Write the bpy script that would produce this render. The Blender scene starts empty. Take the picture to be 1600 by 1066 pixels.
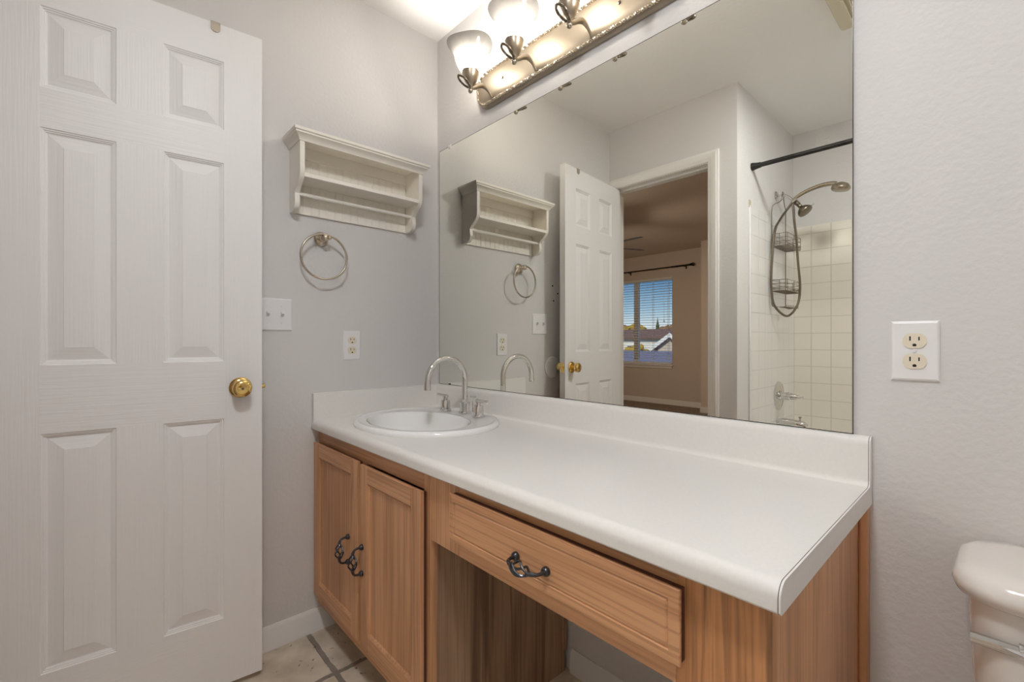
import bpy, bmesh, math, random
from mathutils import Vector, Matrix, noise

random.seed(7)
SC = bpy.context.scene
COL = SC.collection
PI = math.pi

# ------------------------------------------------------------------ camera
cam_d = bpy.data.cameras.new('camera')
cam = bpy.data.objects.new('camera', cam_d)
COL.objects.link(cam)
cam.location = (1.749, -1.156, 1.08)
cam.rotation_euler = (PI / 2, 0, math.atan2(0.7341, 0.6791))
cam_d.sensor_width = 36.0
cam_d.lens = 710.5 / 1600 * 36.0
cam_d.clip_start = 0.01
cam_d.clip_end = 500
SC.camera = cam

# ------------------------------------------------------------------ view + world + sun
SC.view_settings.view_transform = 'Standard'
SC.view_settings.look = 'None'
SC.view_settings.gamma = 1.0
SC.view_settings.exposure = 0.12
SC.view_settings.use_curve_mapping = False
SC.cycles.max_bounces = 14
SC.cycles.diffuse_bounces = 8
SC.cycles.glossy_bounces = 8
SC.cycles.transparent_max_bounces = 16
SC.cycles.caustics_reflective = False
SC.cycles.caustics_refractive = False
SC.cycles.sample_clamp_indirect = 6.0
SC.cycles.use_denoising = True

W = bpy.data.worlds.new('sky')
SC.world = W
W.use_nodes = True
wn, wl = W.node_tree.nodes, W.node_tree.links
wn.clear()
w_tc = wn.new('ShaderNodeTexCoord')
w_sep = wn.new('ShaderNodeSeparateXYZ')
w_ramp = wn.new('ShaderNodeValToRGB')
w_bg = wn.new('ShaderNodeBackground')
w_out = wn.new('ShaderNodeOutputWorld')
wl.new(w_tc.outputs['Generated'], w_sep.inputs[0])
wl.new(w_sep.outputs['Z'], w_ramp.inputs[0])
wl.new(w_ramp.outputs[0], w_bg.inputs[0])
wl.new(w_bg.outputs[0], w_out.inputs[0])
cr = w_ramp.color_ramp
cr.elements[0].position = 0.0
cr.elements[0].color = (0.92, 0.95, 1.0, 1)
cr.elements[1].position = 1.0
cr.elements[1].color = (0.08, 0.22, 0.55, 1)
for p, c in ((0.028, (0.82, 0.90, 0.97)), (0.065, (0.42, 0.64, 0.86)), (0.13, (0.085, 0.25, 0.52))):
    e = cr.elements.new(p)
    e.color = (*c, 1)
w_bg.inputs[1].default_value = 0.95

sun_d = bpy.data.lights.new('sun', 'SUN')
sun_d.energy = 3.0
sun_d.angle = 0.01
sun_d.color = (1.0, 0.93, 0.82)
sun = bpy.data.objects.new('sun', sun_d)
COL.objects.link(sun)
sun.rotation_euler = Vector((-0.35, -1.0, -0.75)).to_track_quat('-Z', 'Y').to_euler()
sun.location = (0, 12, 12)

BULB = 640.0            # radiance of the vanity bulbs
BULB_COL = (1.0, 0.94, 0.87)
VENT_FILL = 132.0  # added fill light for the bathroom, set in the vent
FAN_FILL = 105.0  # added fill light for the bedroom, hung under the fan

# ------------------------------------------------------------------ materials
def new_mat(name):
    m = bpy.data.materials.new(name)
    m.use_nodes = True
    nt = m.node_tree
    b = nt.nodes['Principled BSDF']
    return m, nt, b

def N(nt, typ, **kw):
    n = nt.nodes.new(typ)
    for k, v in kw.items():
        if k.startswith('i_'):
            n.inputs[k[2:]].default_value = v
        elif isinstance(k, str):
            setattr(n, k, v)
    return n

def L(nt, a, b):
    nt.links.new(a, b)

def plain(name, col, rough=0.5, metal=0.0, spec=0.5, coat=0.0):
    m, nt, b = new_mat(name)
    b.inputs['Base Color'].default_value = (*col, 1)
    b.inputs['Roughness'].default_value = rough
    b.inputs['Metallic'].default_value = metal
    b.inputs['Specular IOR Level'].default_value = spec
    b.inputs['Coat Weight'].default_value = coat
    b.inputs['Coat Roughness'].default_value = 0.08
    return m

def bumped(name, col, rough, scale, dist, detail=3.0, stretch=(1, 1, 1), spec=0.4, col2=None, cscale=3.0):
    m, nt, b = new_mat(name)
    tc = N(nt, 'ShaderNodeTexCoord')
    mp = N(nt, 'ShaderNodeMapping')
    mp.inputs['Scale'].default_value = stretch
    L(nt, tc.outputs['Object'], mp.inputs[0])
    nz = N(nt, 'ShaderNodeTexNoise')
    nz.inputs['Scale'].default_value = scale
    nz.inputs['Detail'].default_value = detail
    L(nt, mp.outputs[0], nz.inputs['Vector'])
    bp = N(nt, 'ShaderNodeBump')
    bp.inputs['Strength'].default_value = 1.0
    bp.inputs['Distance'].default_value = dist
    L(nt, nz.outputs[0], bp.inputs['Height'])
    L(nt, bp.outputs[0], b.inputs['Normal'])
    b.inputs['Base Color'].default_value = (*col, 1)
    b.inputs['Roughness'].default_value = rough
    b.inputs['Specular IOR Level'].default_value = spec
    if col2:
        n2 = N(nt, 'ShaderNodeTexNoise')
        n2.inputs['Scale'].default_value = cscale
        n2.inputs['Detail'].default_value = 5.0
        L(nt, tc.outputs['Object'], n2.inputs['Vector'])
        rp = N(nt, 'ShaderNodeValToRGB')
        rp.color_ramp.elements[0].position = 0.35
        rp.color_ramp.elements[1].position = 0.65
        rp.color_ramp.elements[0].color = (*col, 1)
        rp.color_ramp.elements[1].color = (*col2, 1)
        L(nt, n2.outputs[0], rp.inputs[0])
        L(nt, rp.outputs[0], b.inputs['Base Color'])
    return m

def wood(name, axis, light, dark, streak, streak_amt=0.5, seed=0.0, rough=0.42):
    """oak: grain runs along the given axis"""
    m, nt, b = new_mat(name)
    tc = N(nt, 'ShaderNodeTexCoord')
    def mapped(across, along, off):
        mp = N(nt, 'ShaderNodeMapping')
        s = [across] * 3
        s[axis] = along
        mp.inputs['Scale'].default_value = s
        mp.inputs['Location'].default_value = (off, off * 1.7, off * 0.6)
        L(nt, tc.outputs['Object'], mp.inputs[0])
        return mp
    a = mapped(7, 0.7, seed)
    n1 = N(nt, 'ShaderNodeTexNoise')
    n1.inputs['Scale'].default_value = 1.0
    n1.inputs['Detail'].default_value = 4.0
    n1.inputs['Distortion'].default_value = 0.6
    L(nt, a.outputs[0], n1.inputs['Vector'])
    mul = N(nt, 'ShaderNodeMath', operation='MULTIPLY')
    mul.inputs[1].default_value = 5.0
    L(nt, n1.outputs[0], mul.inputs[0])
    fr = N(nt, 'ShaderNodeMath', operation='PINGPONG')
    fr.inputs[1].default_value = 1.0
    L(nt, mul.outputs[0], fr.inputs[0])
    r1 = N(nt, 'ShaderNodeValToRGB')
    r1.color_ramp.elements[0].position = 0.0
    r1.color_ramp.elements[0].color = (*dark, 1)
    r1.color_ramp.elements[1].position = 0.55
    r1.color_ramp.elements[1].color = (*light, 1)
    L(nt, fr.outputs[0], r1.inputs[0])
    c = mapped(170, 3.0, seed + 3)
    n2 = N(nt, 'ShaderNodeTexNoise')
    n2.inputs['Scale'].default_value = 1.0
    n2.inputs['Detail'].default_value = 2.0
    L(nt, c.outputs[0], n2.inputs['Vector'])
    r2 = N(nt, 'ShaderNodeValToRGB')
    r2.color_ramp.elements[0].position = 0.36
    r2.color_ramp.elements[0].color = (0.66, 0.62, 0.58, 1)
    r2.color_ramp.elements[1].position = 0.52
    r2.color_ramp.elements[1].color = (1, 1, 1, 1)
    L(nt, n2.outputs[0], r2.inputs[0])
    d = mapped(22, 1.1, seed + 7)
    n3 = N(nt, 'ShaderNodeTexNoise')
    n3.inputs['Scale'].default_value = 1.0
    n3.inputs['Detail'].default_value = 5.0
    n3.inputs['Distortion'].default_value = 1.0
    L(nt, d.outputs[0], n3.inputs['Vector'])
    r3 = N(nt, 'ShaderNodeValToRGB')
    r3.color_ramp.elements[0].position = 0.52 if streak_amt > 0.75 else 0.60
    r3.color_ramp.elements[0].color = (0, 0, 0, 1)
    r3.color_ramp.elements[1].position = 0.63 if streak_amt > 0.75 else 0.72
    r3.color_ramp.elements[1].color = (streak_amt,) * 3 + (1,)
    L(nt, n3.outputs[0], r3.inputs[0])
    mx = N(nt, 'ShaderNodeMix', data_type='RGBA', blend_type='MULTIPLY')
    mx.inputs[0].default_value = 0.7
    L(nt, r1.outputs[0], mx.inputs[6])
    L(nt, r2.outputs[0], mx.inputs[7])
    m2 = N(nt, 'ShaderNodeMix', data_type='RGBA')
    L(nt, r3.outputs[0], m2.inputs[0])
    L(nt, mx.outputs[2], m2.inputs[6])
    m2.inputs[7].default_value = (*streak, 1)
    L(nt, m2.outputs[2], b.inputs['Base Color'])
    b.inputs['Roughness'].default_value = rough
    bp = N(nt, 'ShaderNodeBump')
    bp.inputs['Distance'].default_value = 0.0004
    bp.inputs['Strength'].default_value = 0.6
    L(nt, n2.outputs[0], bp.inputs['Height'])
    L(nt, bp.outputs[0], b.inputs['Normal'])
    return m

def tiles(name, ax, off, size, mortar, col, grout, rough, warp=0.0, col2=None, world_z=1, bump=0.002):
    """grid of tiles in the plane of object axes ax = (i, j)"""
    m, nt, b = new_mat(name)
    tc = N(nt, 'ShaderNodeTexCoord')
    sp = N(nt, 'ShaderNodeSeparateXYZ')
    L(nt, tc.outputs['Object'], sp.inputs[0])
    cb = N(nt, 'ShaderNodeCombineXYZ')
    for k in (0, 1):
        ad = N(nt, 'ShaderNodeMath', operation='SUBTRACT')
        ad.inputs[1].default_value = off[k] - 40 * size
        L(nt, sp.outputs[ax[k]], ad.inputs[0])
        L(nt, ad.outputs[0], cb.inputs[k])
    vec = cb.outputs[0]
    if warp:
        nz = N(nt, 'ShaderNodeTexNoise')
        nz.inputs['Scale'].default_value = 14.0
        nz.inputs['Detail'].default_value = 3.0
        L(nt, tc.outputs['Object'], nz.inputs['Vector'])
        vm = N(nt, 'ShaderNodeVectorMath', operation='SUBTRACT')
        vm.inputs[1].default_value = (0.5, 0.5, 0.5)
        L(nt, nz.outputs[1], vm.inputs[0])
        vs = N(nt, 'ShaderNodeVectorMath', operation='SCALE')
        vs.inputs['Scale'].default_value = warp
        L(nt, vm.outputs[0], vs.inputs[0])
        va = N(nt, 'ShaderNodeVectorMath', operation='ADD')
        L(nt, vec, va.inputs[0])
        L(nt, vs.outputs[0], va.inputs[1])
        vec = va.outputs[0]
    br = N(nt, 'ShaderNodeTexBrick')
    br.offset = 0.0
    br.squash = 1.0
    br.inputs['Scale'].default_value = 1.0
    br.inputs['Brick Width'].default_value = size
    br.inputs['Row Height'].default_value = size
    br.inputs['Mortar Size'].default_value = mortar
    br.inputs['Mortar Smooth'].default_value = 0.3
    br.inputs['Color1'].default_value = (*col, 1)
    br.inputs['Color2'].default_value = (*(col2 or col), 1)
    br.inputs['Mortar'].default_value = (*grout, 1)
    L(nt, vec, br.inputs['Vector'])
    out = br.outputs['Color']
    hgt = N(nt, 'ShaderNodeMath', operation='SUBTRACT')
    hgt.inputs[0].default_value = 1.0
    L(nt, br.outputs['Fac'], hgt.inputs[1])
    h_out = hgt.outputs[0]
    if warp:
        n2 = N(nt, 'ShaderNodeTexNoise')
        n2.inputs['Scale'].default_value = 9.0
        n2.inputs['Detail'].default_value = 6.0
        L(nt, tc.outputs['Object'], n2.inputs['Vector'])
        rp = N(nt, 'ShaderNodeValToRGB')
        rp.color_ramp.elements[0].position = 0.32
        rp.color_ramp.elements[0].color = (0.72, 0.68, 0.62, 1)
        rp.color_ramp.elements[1].position = 0.62
        rp.color_ramp.elements[1].color = (1.05, 1.03, 1.0, 1)
        L(nt, n2.outputs[0], rp.inputs[0])
        mm = N(nt, 'ShaderNodeMix', data_type='RGBA', blend_type='MULTIPLY')
        mm.inputs[0].default_value = 1.0
        L(nt, out, mm.inputs[6])
        L(nt, rp.outputs[0], mm.inputs[7])
        # small travertine pits
        n3 = N(nt, 'ShaderNodeTexNoise')
        n3.inputs['Scale'].default_value = 46.0
        n3.inputs['Detail'].default_value = 2.0
        L(nt, tc.outputs['Object'], n3.inputs['Vector'])
        r3 = N(nt, 'ShaderNodeValToRGB')
        r3.color_ramp.elements[0].position = 0.66
        r3.color_ramp.elements[0].color = (1, 1, 1, 1)
        r3.color_ramp.elements[1].position = 0.72
        r3.color_ramp.elements[1].color = (0.3, 0.26, 0.22, 1)
        L(nt, n3.outputs[0], r3.inputs[0])
        m3 = N(nt, 'ShaderNodeMix', data_type='RGBA', blend_type='MULTIPLY')
        m3.inputs[0].default_value = 1.0
        L(nt, mm.outputs[2], m3.inputs[6])
        L(nt, r3.outputs[0], m3.inputs[7])
        out = m3.outputs[2]
        ml = N(nt, 'ShaderNodeMath', operation='MULTIPLY')
        L(nt, h_out, ml.inputs[0])
        L(nt, r3.outputs[0], ml.inputs[1])
        h_out = ml.outputs[0]
    L(nt, out, b.inputs['Base Color'])
    bp = N(nt, 'ShaderNodeBump')
    bp.inputs['Distance'].default_value = bump
    bp.inputs['Strength'].default_value = 0.8
    L(nt, h_out, bp.inputs['Height'])
    L(nt, bp.outputs[0], b.inputs['Normal'])
    b.inputs['Roughness'].default_value = rough
    return m

M = {}
M['wall'] = bumped('wall_paint', (0.68, 0.663, 0.65), 0.62, 75, 0.0012, 2.5, spec=0.35)
M['ceil'] = bumped('ceiling_paint', (0.86, 0.85, 0.83), 0.75, 60, 0.0012, 3.0, spec=0.2)
M['bed'] = bumped('bedroom_paint', (0.66, 0.57, 0.50), 0.6, 60, 0.002, 2.0, spec=0.3)
M['bedc'] = bumped('bedroom_ceiling_paint', (0.66, 0.58, 0.50), 0.7, 40, 0.003, 3.0, spec=0.2)
M['trim'] = plain('trim_paint', (0.80, 0.78, 0.75), 0.35)
M['doorv'] = bumped('door_paint_upright_grain', (0.83, 0.82, 0.815), 0.42, 1.0, 0.0007, 3.0, (190, 190, 6), spec=0.4)
M['doorh'] = bumped('door_paint_level_grain', (0.83, 0.82, 0.815), 0.42, 1.0, 0.0007, 3.0, (6, 6, 190), spec=0.4)
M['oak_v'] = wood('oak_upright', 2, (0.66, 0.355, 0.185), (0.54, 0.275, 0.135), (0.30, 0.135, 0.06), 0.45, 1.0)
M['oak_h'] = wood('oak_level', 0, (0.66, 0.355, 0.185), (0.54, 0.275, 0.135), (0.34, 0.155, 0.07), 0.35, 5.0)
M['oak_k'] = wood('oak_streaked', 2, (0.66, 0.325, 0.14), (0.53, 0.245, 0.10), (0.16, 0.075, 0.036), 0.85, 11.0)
M['oak_d'] = wood('oak_shaded', 2, (0.46, 0.31, 0.20), (0.36, 0.225, 0.145), (0.16, 0.095, 0.06), 0.8, 17.0, 0.55)  # darker oak: the shade of the knee space is put into its colour
M['rebate'] = plain('stained_shadow_edge', (0.10, 0.035, 0.025), 0.6)  # maroon stain with the shadow of the gap darkened into it
M['gap'] = plain('dark_recess', (0.03, 0.012, 0.01), 0.8)
M['lam'] = bumped('counter_laminate', (0.80, 0.78, 0.75), 0.34, 240, 0.00012, 1.0, spec=0.4, col2=(0.82, 0.80, 0.77), cscale=160)
M['seam'] = plain('laminate_seam', (0.12, 0.09, 0.08), 0.6)
M['chrome'] = plain('polished_chrome', (0.70, 0.69, 0.675), 0.05, 1.0)
M['nickel'] = plain('brushed_nickel', (0.62, 0.54, 0.43), 0.24, 1.0)
M['plate'] = plain('satin_nickel_plate', (0.40, 0.345, 0.27), 0.5, 1.0)
M['rope'] = plain('rope_nickel', (0.33, 0.28, 0.21), 0.3, 1.0)
M['cup'] = plain('cup_nickel', (0.42, 0.36, 0.28), 0.32, 1.0)
M['nickel_d'] = plain('aged_nickel', (0.22, 0.185, 0.145), 0.28, 1.0)
M['ring'] = plain('ring_nickel', (0.45, 0.40, 0.33), 0.25, 1.0)
M['shwr'] = plain('shower_nickel', (0.40, 0.35, 0.27), 0.25, 1.0)
M['brass'] = plain('polished_brass', (0.80, 0.56, 0.20), 0.12, 1.0)
M['iron'] = plain('dark_iron', (0.09, 0.095, 0.11), 0.3, 1.0)
M['bronze'] = plain('dark_bronze', (0.05, 0.045, 0.04), 0.3, 0.9)
M['porc'] = plain('porcelain', (0.90, 0.90, 0.89), 0.12, 0.0, 0.5, 0.4)
M['toilet'] = plain('toilet_porcelain', (0.76, 0.715, 0.665), 0.16, 0.0, 0.5, 0.3)
M['plast'] = plain('white_plastic', (0.82, 0.81, 0.81), 0.32)
M['ivory'] = plain('ivory_plastic', (0.78, 0.70, 0.56), 0.35)
M['black'] = plain('black_slot', (0.012, 0.01, 0.008), 0.7)
M['shelf'] = plain('antique_white_paint', (0.85, 0.81, 0.735), 0.45)
M['bead'] = plain('beadboard_paint', (0.84, 0.80, 0.725), 0.5)
M['rodblk'] = plain('black_rod', (0.008, 0.007, 0.007), 0.22, 0.0, 0.5)
M['hook'] = plain('tan_hook', (0.42, 0.36, 0.28), 0.35, 0.5)
M['patch'] = plain('bare_plaster', (0.48, 0.42, 0.30), 0.8)
M['vent'] = plain('vent_cream', (0.66, 0.60, 0.46), 0.5)
M['carpet'] = bumped('carpet_pile', (0.24, 0.185, 0.145), 0.95, 160, 0.006, 3.0, spec=0.1, col2=(0.36, 0.29, 0.235), cscale=30)
M['slat'] = plain('blind_slat', (0.80, 0.78, 0.75), 0.5)
M['tile_back'] = tiles('white_tile_back', (0, 2), (0.906, 0.594), 0.1072, 0.0022, (0.80, 0.755, 0.67), (0.66, 0.605, 0.52), 0.12, bump=0.0015)
M['tile_head'] = tiles('white_tile_head', (1, 2), (-1.52, 0.594), 0.1072, 0.0022, (0.80, 0.785, 0.76), (0.71, 0.69, 0.655), 0.12, bump=0.0015)
M['floor'] = tiles('stone_floor_tile', (0, 1), (0.275, -0.57), 0.305, 0.009, (0.76, 0.68, 0.57), (0.30, 0.265, 0.23), 0.5, 0.018, (0.70, 0.63, 0.53), bump=0.004)
M['mirror'] = plain('mirror_silver', (0.95, 0.95, 0.885), 0.0, 1.0)
M['mirror_edge'] = plain('mirror_edge', (0.10, 0.09, 0.08), 0.2, 0.6)

def glass_mat():
    m, nt, b = new_mat('clear_pane')
    nt.nodes.remove(b)
    o = nt.nodes['Material Output']
    t = N(nt, 'ShaderNodeBsdfTransparent')
    t.inputs[0].default_value = (0.93, 0.95, 0.96, 1)
    g = N(nt, 'ShaderNodeBsdfGlossy')
    g.inputs['Roughness'].default_value = 0.02
    f = N(nt, 'ShaderNodeMixShader')
    f.inputs[0].default_value = 0.05
    L(nt, t.outputs[0], f.inputs[1])
    L(nt, g.outputs[0], f.inputs[2])
    L(nt, f.outputs[0], o.inputs['Surface'])
    return m
M['pane'] = glass_mat()

def shade_mat():
    """thin alabaster glass: lets the bulb through and glows faintly where the bulb lights it"""
    m, nt, b = new_mat('alabaster_glass')
    nt.nodes.remove(b)
    o = nt.nodes['Material Output']
    tc = N(nt, 'ShaderNodeTexCoord')
    nz = N(nt, 'ShaderNodeTexNoise')
    nz.inputs['Scale'].default_value = 9.0
    nz.inputs['Detail'].default_value = 4.0
    nz.inputs['Distortion'].default_value = 1.5
    L(nt, tc.outputs['Object'], nz.inputs['Vector'])
    rp = N(nt, 'ShaderNodeValToRGB')
    rp.color_ramp.elements[0].position = 0.35
    rp.color_ramp.elements[0].color = (0.048, 0.045, 0.040, 1)
    rp.color_ramp.elements[1].position = 0.65
    rp.color_ramp.elements[1].color = (0.066, 0.063, 0.058, 1)
    L(nt, nz.outputs[0], rp.inputs[0])
    tl = N(nt, 'ShaderNodeBsdfTranslucent')
    L(nt, rp.outputs[0], tl.inputs[0])
    df = N(nt, 'ShaderNodeBsdfDiffuse')
    df.inputs[0].default_value = (0.75, 0.72, 0.66, 1)
    gl = N(nt, 'ShaderNodeBsdfGlossy')
    gl.inputs['Roughness'].default_value = 0.15
    a = N(nt, 'ShaderNodeMixShader')
    a.inputs[0].default_value = 0.05
    L(nt, tl.outputs[0], a.inputs[1])
    L(nt, gl.outputs[0], a.inputs[2])
    t = N(nt, 'ShaderNodeBsdfTransparent')
    t.inputs[0].default_value = (0.97, 0.95, 0.91, 1)
    s = N(nt, 'ShaderNodeMixShader')
    s.inputs[0].default_value = 0.80
    L(nt, t.outputs[0], s.inputs[1])
    L(nt, a.outputs[0], s.inputs[2])
    L(nt, s.outputs[0], o.inputs['Surface'])
    return m
M['shade'] = shade_mat()

def emit(name, col, st):
    m, nt, b = new_mat(name)
    nt.nodes.remove(b)
    o = nt.nodes['Material Output']
    e = N(nt, 'ShaderNodeEmission')
    e.inputs[0].default_value = (*col, 1)
    e.inputs[1].default_value = st
    L(nt, e.outputs[0], o.inputs['Surface'])
    return m
M['bulb'] = emit('lit_bulb', BULB_COL, BULB)
M['ventfill'] = emit('vent_fill_glow', (0.96, 0.975, 1.0), VENT_FILL)
M['fanfill'] = emit('fan_fill_glow', (1.0, 0.86, 0.71), FAN_FILL)

# ------------------------------------------------------------------ mesh helpers
def BM():
    return bmesh.new()

def root_of(o):
    while o.parent:
        o = o.parent
    return o

def obj(name, bm, mat, parent=None, smooth=True, angle=35, local=False, loc=None):
    if parent is not None and not local:
        off = root_of(parent).location
        bmesh.ops.translate(bm, vec=-off, verts=bm.verts)
    if loc is not None:
        bmesh.ops.translate(bm, vec=-Vector(loc), verts=bm.verts)
    bmesh.ops.recalc_face_normals(bm, faces=bm.faces)
    me = bpy.data.meshes.new(name)
    bm.to_mesh(me)
    bm.free()
    for m in (mat if isinstance(mat, (list, tuple)) else [mat]):
        me.materials.append(M[m] if isinstance(m, str) else m)
    if smooth:
        me.polygons.foreach_set('use_smooth', [True] * len(me.polygons))
        me.set_sharp_from_angle(angle=math.radians(angle))
    o = bpy.data.objects.new(name, me)
    COL.objects.link(o)
    if loc is not None:
        o.location = loc
    if parent is not None:
        o.parent = parent
    return o

def thing(name, label, cat, loc=(0, 0, 0), group=None):
    o = bpy.data.objects.new(name, None)
    COL.objects.link(o)
    o.empty_display_size = 0.05
    o.location = loc
    o['label'] = label
    o['category'] = cat
    if group:
        o['group'] = group
    return o

def tag(o, label, cat, group=None):
    o['label'] = label
    o['category'] = cat
    if group:
        o['group'] = group
    return o

def struct(name, bm, mat, parent=None, **kw):
    o = obj(name, bm, mat, parent, **kw)
    if parent is None:
        o['kind'] = 'structure'
    return o

def box(bm, x0, x1, y0, y1, z0, z1, bev=0.0, seg=2):
    vs = [bm.verts.new(p) for p in ((x0, y0, z0), (x1, y0, z0), (x1, y1, z0), (x0, y1, z0),
                                    (x0, y0, z1), (x1, y0, z1), (x1, y1, z1), (x0, y1, z1))]
    fs = [bm.faces.new([vs[i] for i in q]) for q in
          ((0, 3, 2, 1), (4, 5, 6, 7), (0, 1, 5, 4), (1, 2, 6, 5), (2, 3, 7, 6), (3, 0, 4, 7))]
    if bev > 0:
        es = list({e for f in fs for e in f.edges})
        bmesh.ops.bevel(bm, geom=es, offset=bev, segments=seg, profile=0.5, affect='EDGES')
    return bm

def prism(bm, pts, axis, a, b):
    """closed outline pts (2-D, the two other axes in order) extruded along axis from a to b"""
    def P(p, v):
        q = [0, 0, 0]
        k = [i for i in (0, 1, 2) if i != axis]
        q[k[0]], q[k[1]], q[axis] = p[0], p[1], v
        return q
    A = [bm.verts.new(P(p, a)) for p in pts]
    B = [bm.verts.new(P(p, b)) for p in pts]
    n = len(pts)
    for i in range(n):
        bm.faces.new((A[i], A[(i + 1) % n], B[(i + 1) % n], B[i]))
    bm.faces.new(A)
    bm.faces.new(B[::-1])
    return bm

def tube(bm, pts, r, seg=12, closed=False, cap=True, twist=0.0):
    pts = [Vector(p) for p in pts]
    n = len(pts)
    rs = list(r) if isinstance(r, (list, tuple)) else [r] * n
    rings = []
    prev = None
    for i, p in enumerate(pts):
        if closed:
            t = pts[(i + 1) % n] - pts[(i - 1) % n]
        else:
            t = pts[min(i + 1, n - 1)] - pts[max(i - 1, 0)]
        t.normalize()
        if prev is None:
            u = t.orthogonal().normalized()
        else:
            u = (prev - t * prev.dot(t))
            if u.length < 1e-6:
                u = t.orthogonal()
            u.normalize()
        prev = u
        v = t.cross(u)
        rings.append([bm.verts.new(p + (u * math.cos(2 * PI * k / seg) + v * math.sin(2 * PI * k / seg)) * rs[i])
                      for k in range(seg)])
    for i in range(n if closed else n - 1):
        A, B = rings[i], rings[(i + 1) % n]
        sh = 0
        if closed and i == n - 1:
            sh = min(range(seg), key=lambda s: (A[0].co - B[s].co).length)
        for k in range(seg):
            bm.faces.new((A[k], A[(k + 1) % seg], B[(k + 1 + sh) % seg], B[(k + sh) % seg]))
    if cap and not closed:
        bm.faces.new(rings[0][::-1])
        bm.faces.new(rings[-1])
    return bm

def lathe(bm, prof, mat=None, seg=24, close=False):
    """prof: (r, h) along local +Z; mat moves the result into place"""
    mat = mat or Matrix.Identity(4)
    rings = []
    for r, h in prof:
        if r < 1e-6:
            rings.append([bm.verts.new(mat @ Vector((0, 0, h)))])
        else:
            rings.append([bm.verts.new(mat @ Vector((r * math.cos(2 * PI * k / seg), r * math.sin(2 * PI * k / seg), h)))
                          for k in range(seg)])
    for A, B in zip(rings, rings[1:]):
        for k in range(seg):
            if len(A) == 1 and len(B) == 1:
                continue
            if len(A) == 1:
                bm.faces.new((A[0], B[k], B[(k + 1) % seg]))
            elif len(B) == 1:
                bm.faces.new((A[k], A[(k + 1) % seg], B[0]))
            else:
                bm.faces.new((A[k], A[(k + 1) % seg], B[(k + 1) % seg], B[k]))
    if not close:
        if len(rings[0]) > 1:
            bm.faces.new(rings[0][::-1])
        if len(rings[-1]) > 1:
            bm.faces.new(rings[-1])
    return bm

def at(p, d=(0, 0, 1)):
    """matrix that puts local +Z along d at p"""
    return Matrix.Translation(Vector(p)) @ Vector(d).to_track_quat('Z', 'Y').to_matrix().to_4x4()

def ball(bm, p, r, seg=16, sz=1.0):
    prof = [(r * math.sin(PI * i / 10), -r * sz * math.cos(PI * i / 10)) for i in range(11)]
    prof[0] = (0, -r * sz)
    prof[-1] = (0, r * sz)
    return lathe(bm, prof, Matrix.Translation(Vector(p)), seg)

def cyl(bm, a, b, r, seg=16, r2=None):
    a, b = Vector(a), Vector(b)
    return lathe(bm, [(r, 0), (r if r2 is None else r2, (b - a).length)], at(a, b - a), seg)

def spline(pts, n=8, closed=False):
    P = [Vector(p) for p in pts]
    out = []
    m = len(P)
    rng = range(m) if closed else range(m - 1)
    for i in rng:
        if closed:
            p0, p1, p2, p3 = P[(i - 1) % m], P[i], P[(i + 1) % m], P[(i + 2) % m]
        else:
            p0, p1, p2, p3 = P[max(i - 1, 0)], P[i], P[i + 1], P[min(i + 2, m - 1)]
        for k in range(n):
            t = k / n
            out.append(0.5 * ((2 * p1) + (p2 - p0) * t + (2 * p0 - 5 * p1 + 4 * p2 - p3) * t * t +
                              (3 * p1 - p0 - 3 * p2 + p3) * t ** 3))
    if not closed:
        out.append(P[-1])
    return out

def quad(bm, a, b, c, d, mi=0):
    f = bm.faces.new([bm.verts.new(p) for p in (a, b, c, d)])
    f.material_index = mi
    return f

def copy_tree(o, parent=None, loc=None, rot=None, label=None):
    c = o.copy()
    COL.objects.link(c)
    if parent is not None:
        c.parent = parent
    if loc is not None:
        c.location = loc
    if rot is not None:
        c.rotation_euler = rot
    if label:
        c['label'] = label
    for ch in list(o.children):
        copy_tree(ch, c)
    return c

# ------------------------------------------------------------------ room shell
CEIL = 2.44
ENTRY = -1.342          # face of the wall with the doorway
ALC_X = 0.80            # shower head wall
ALC_Y = -2.276          # shower back wall
RIGHT = 2.32
BED_Y = -5.85           # bedroom window wall
BED_FZ = 0.03
BED_CZ = 2.545
OP_X0, OP_X1, OP_Z = 0.030, 0.646, 2.056    # doorway opening (between jambs)

struct('floor', box(BM(), -0.12, RIGHT + 0.12, -2.40, 0.12, -0.12, 0.0), 'floor', smooth=False)
struct('ceiling', box(BM(), -0.12, RIGHT + 0.12, -2.40, 0.12, CEIL, CEIL + 0.1), 'ceil', smooth=False)
wl_left = struct('wall_left', box(BM(), -0.12, 0.0, -1.46, 0.12, 0, CEIL), 'wall', smooth=False)
struct('wall_back', box(BM(), 0.0, RIGHT, 0.0, 0.12, 0, CEIL), 'wall', smooth=False)
struct('wall_right', box(BM(), RIGHT, RIGHT + 0.12, -2.40, 0.12, 0, CEIL), 'wall', smooth=False)
# wall with the doorway: one mesh around the opening
bm = BM()
prism(bm, [(0.0, 0.0), (OP_X0 - 0.018, 0.0), (OP_X0 - 0.018, OP_Z + 0.018), (OP_X1 + 0.018, OP_Z + 0.018), (OP_X1 + 0.018, 0.0),
           (ALC_X, 0.0), (ALC_X, CEIL), (0.0, CEIL)], 1, ENTRY - 0.115, ENTRY)
struct('wall_entry', bm, 'wall', smooth=False)
struct('wall_shower_head', box(BM(), ALC_X - 0.115, ALC_X, ALC_Y - 0.12, ENTRY - 0.115, 0, CEIL), 'wall', smooth=False)
struct('wall_shower_back', box(BM(), ALC_X, RIGHT, ALC_Y - 0.12, ALC_Y, 0, CEIL), 'wall', smooth=False)
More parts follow.
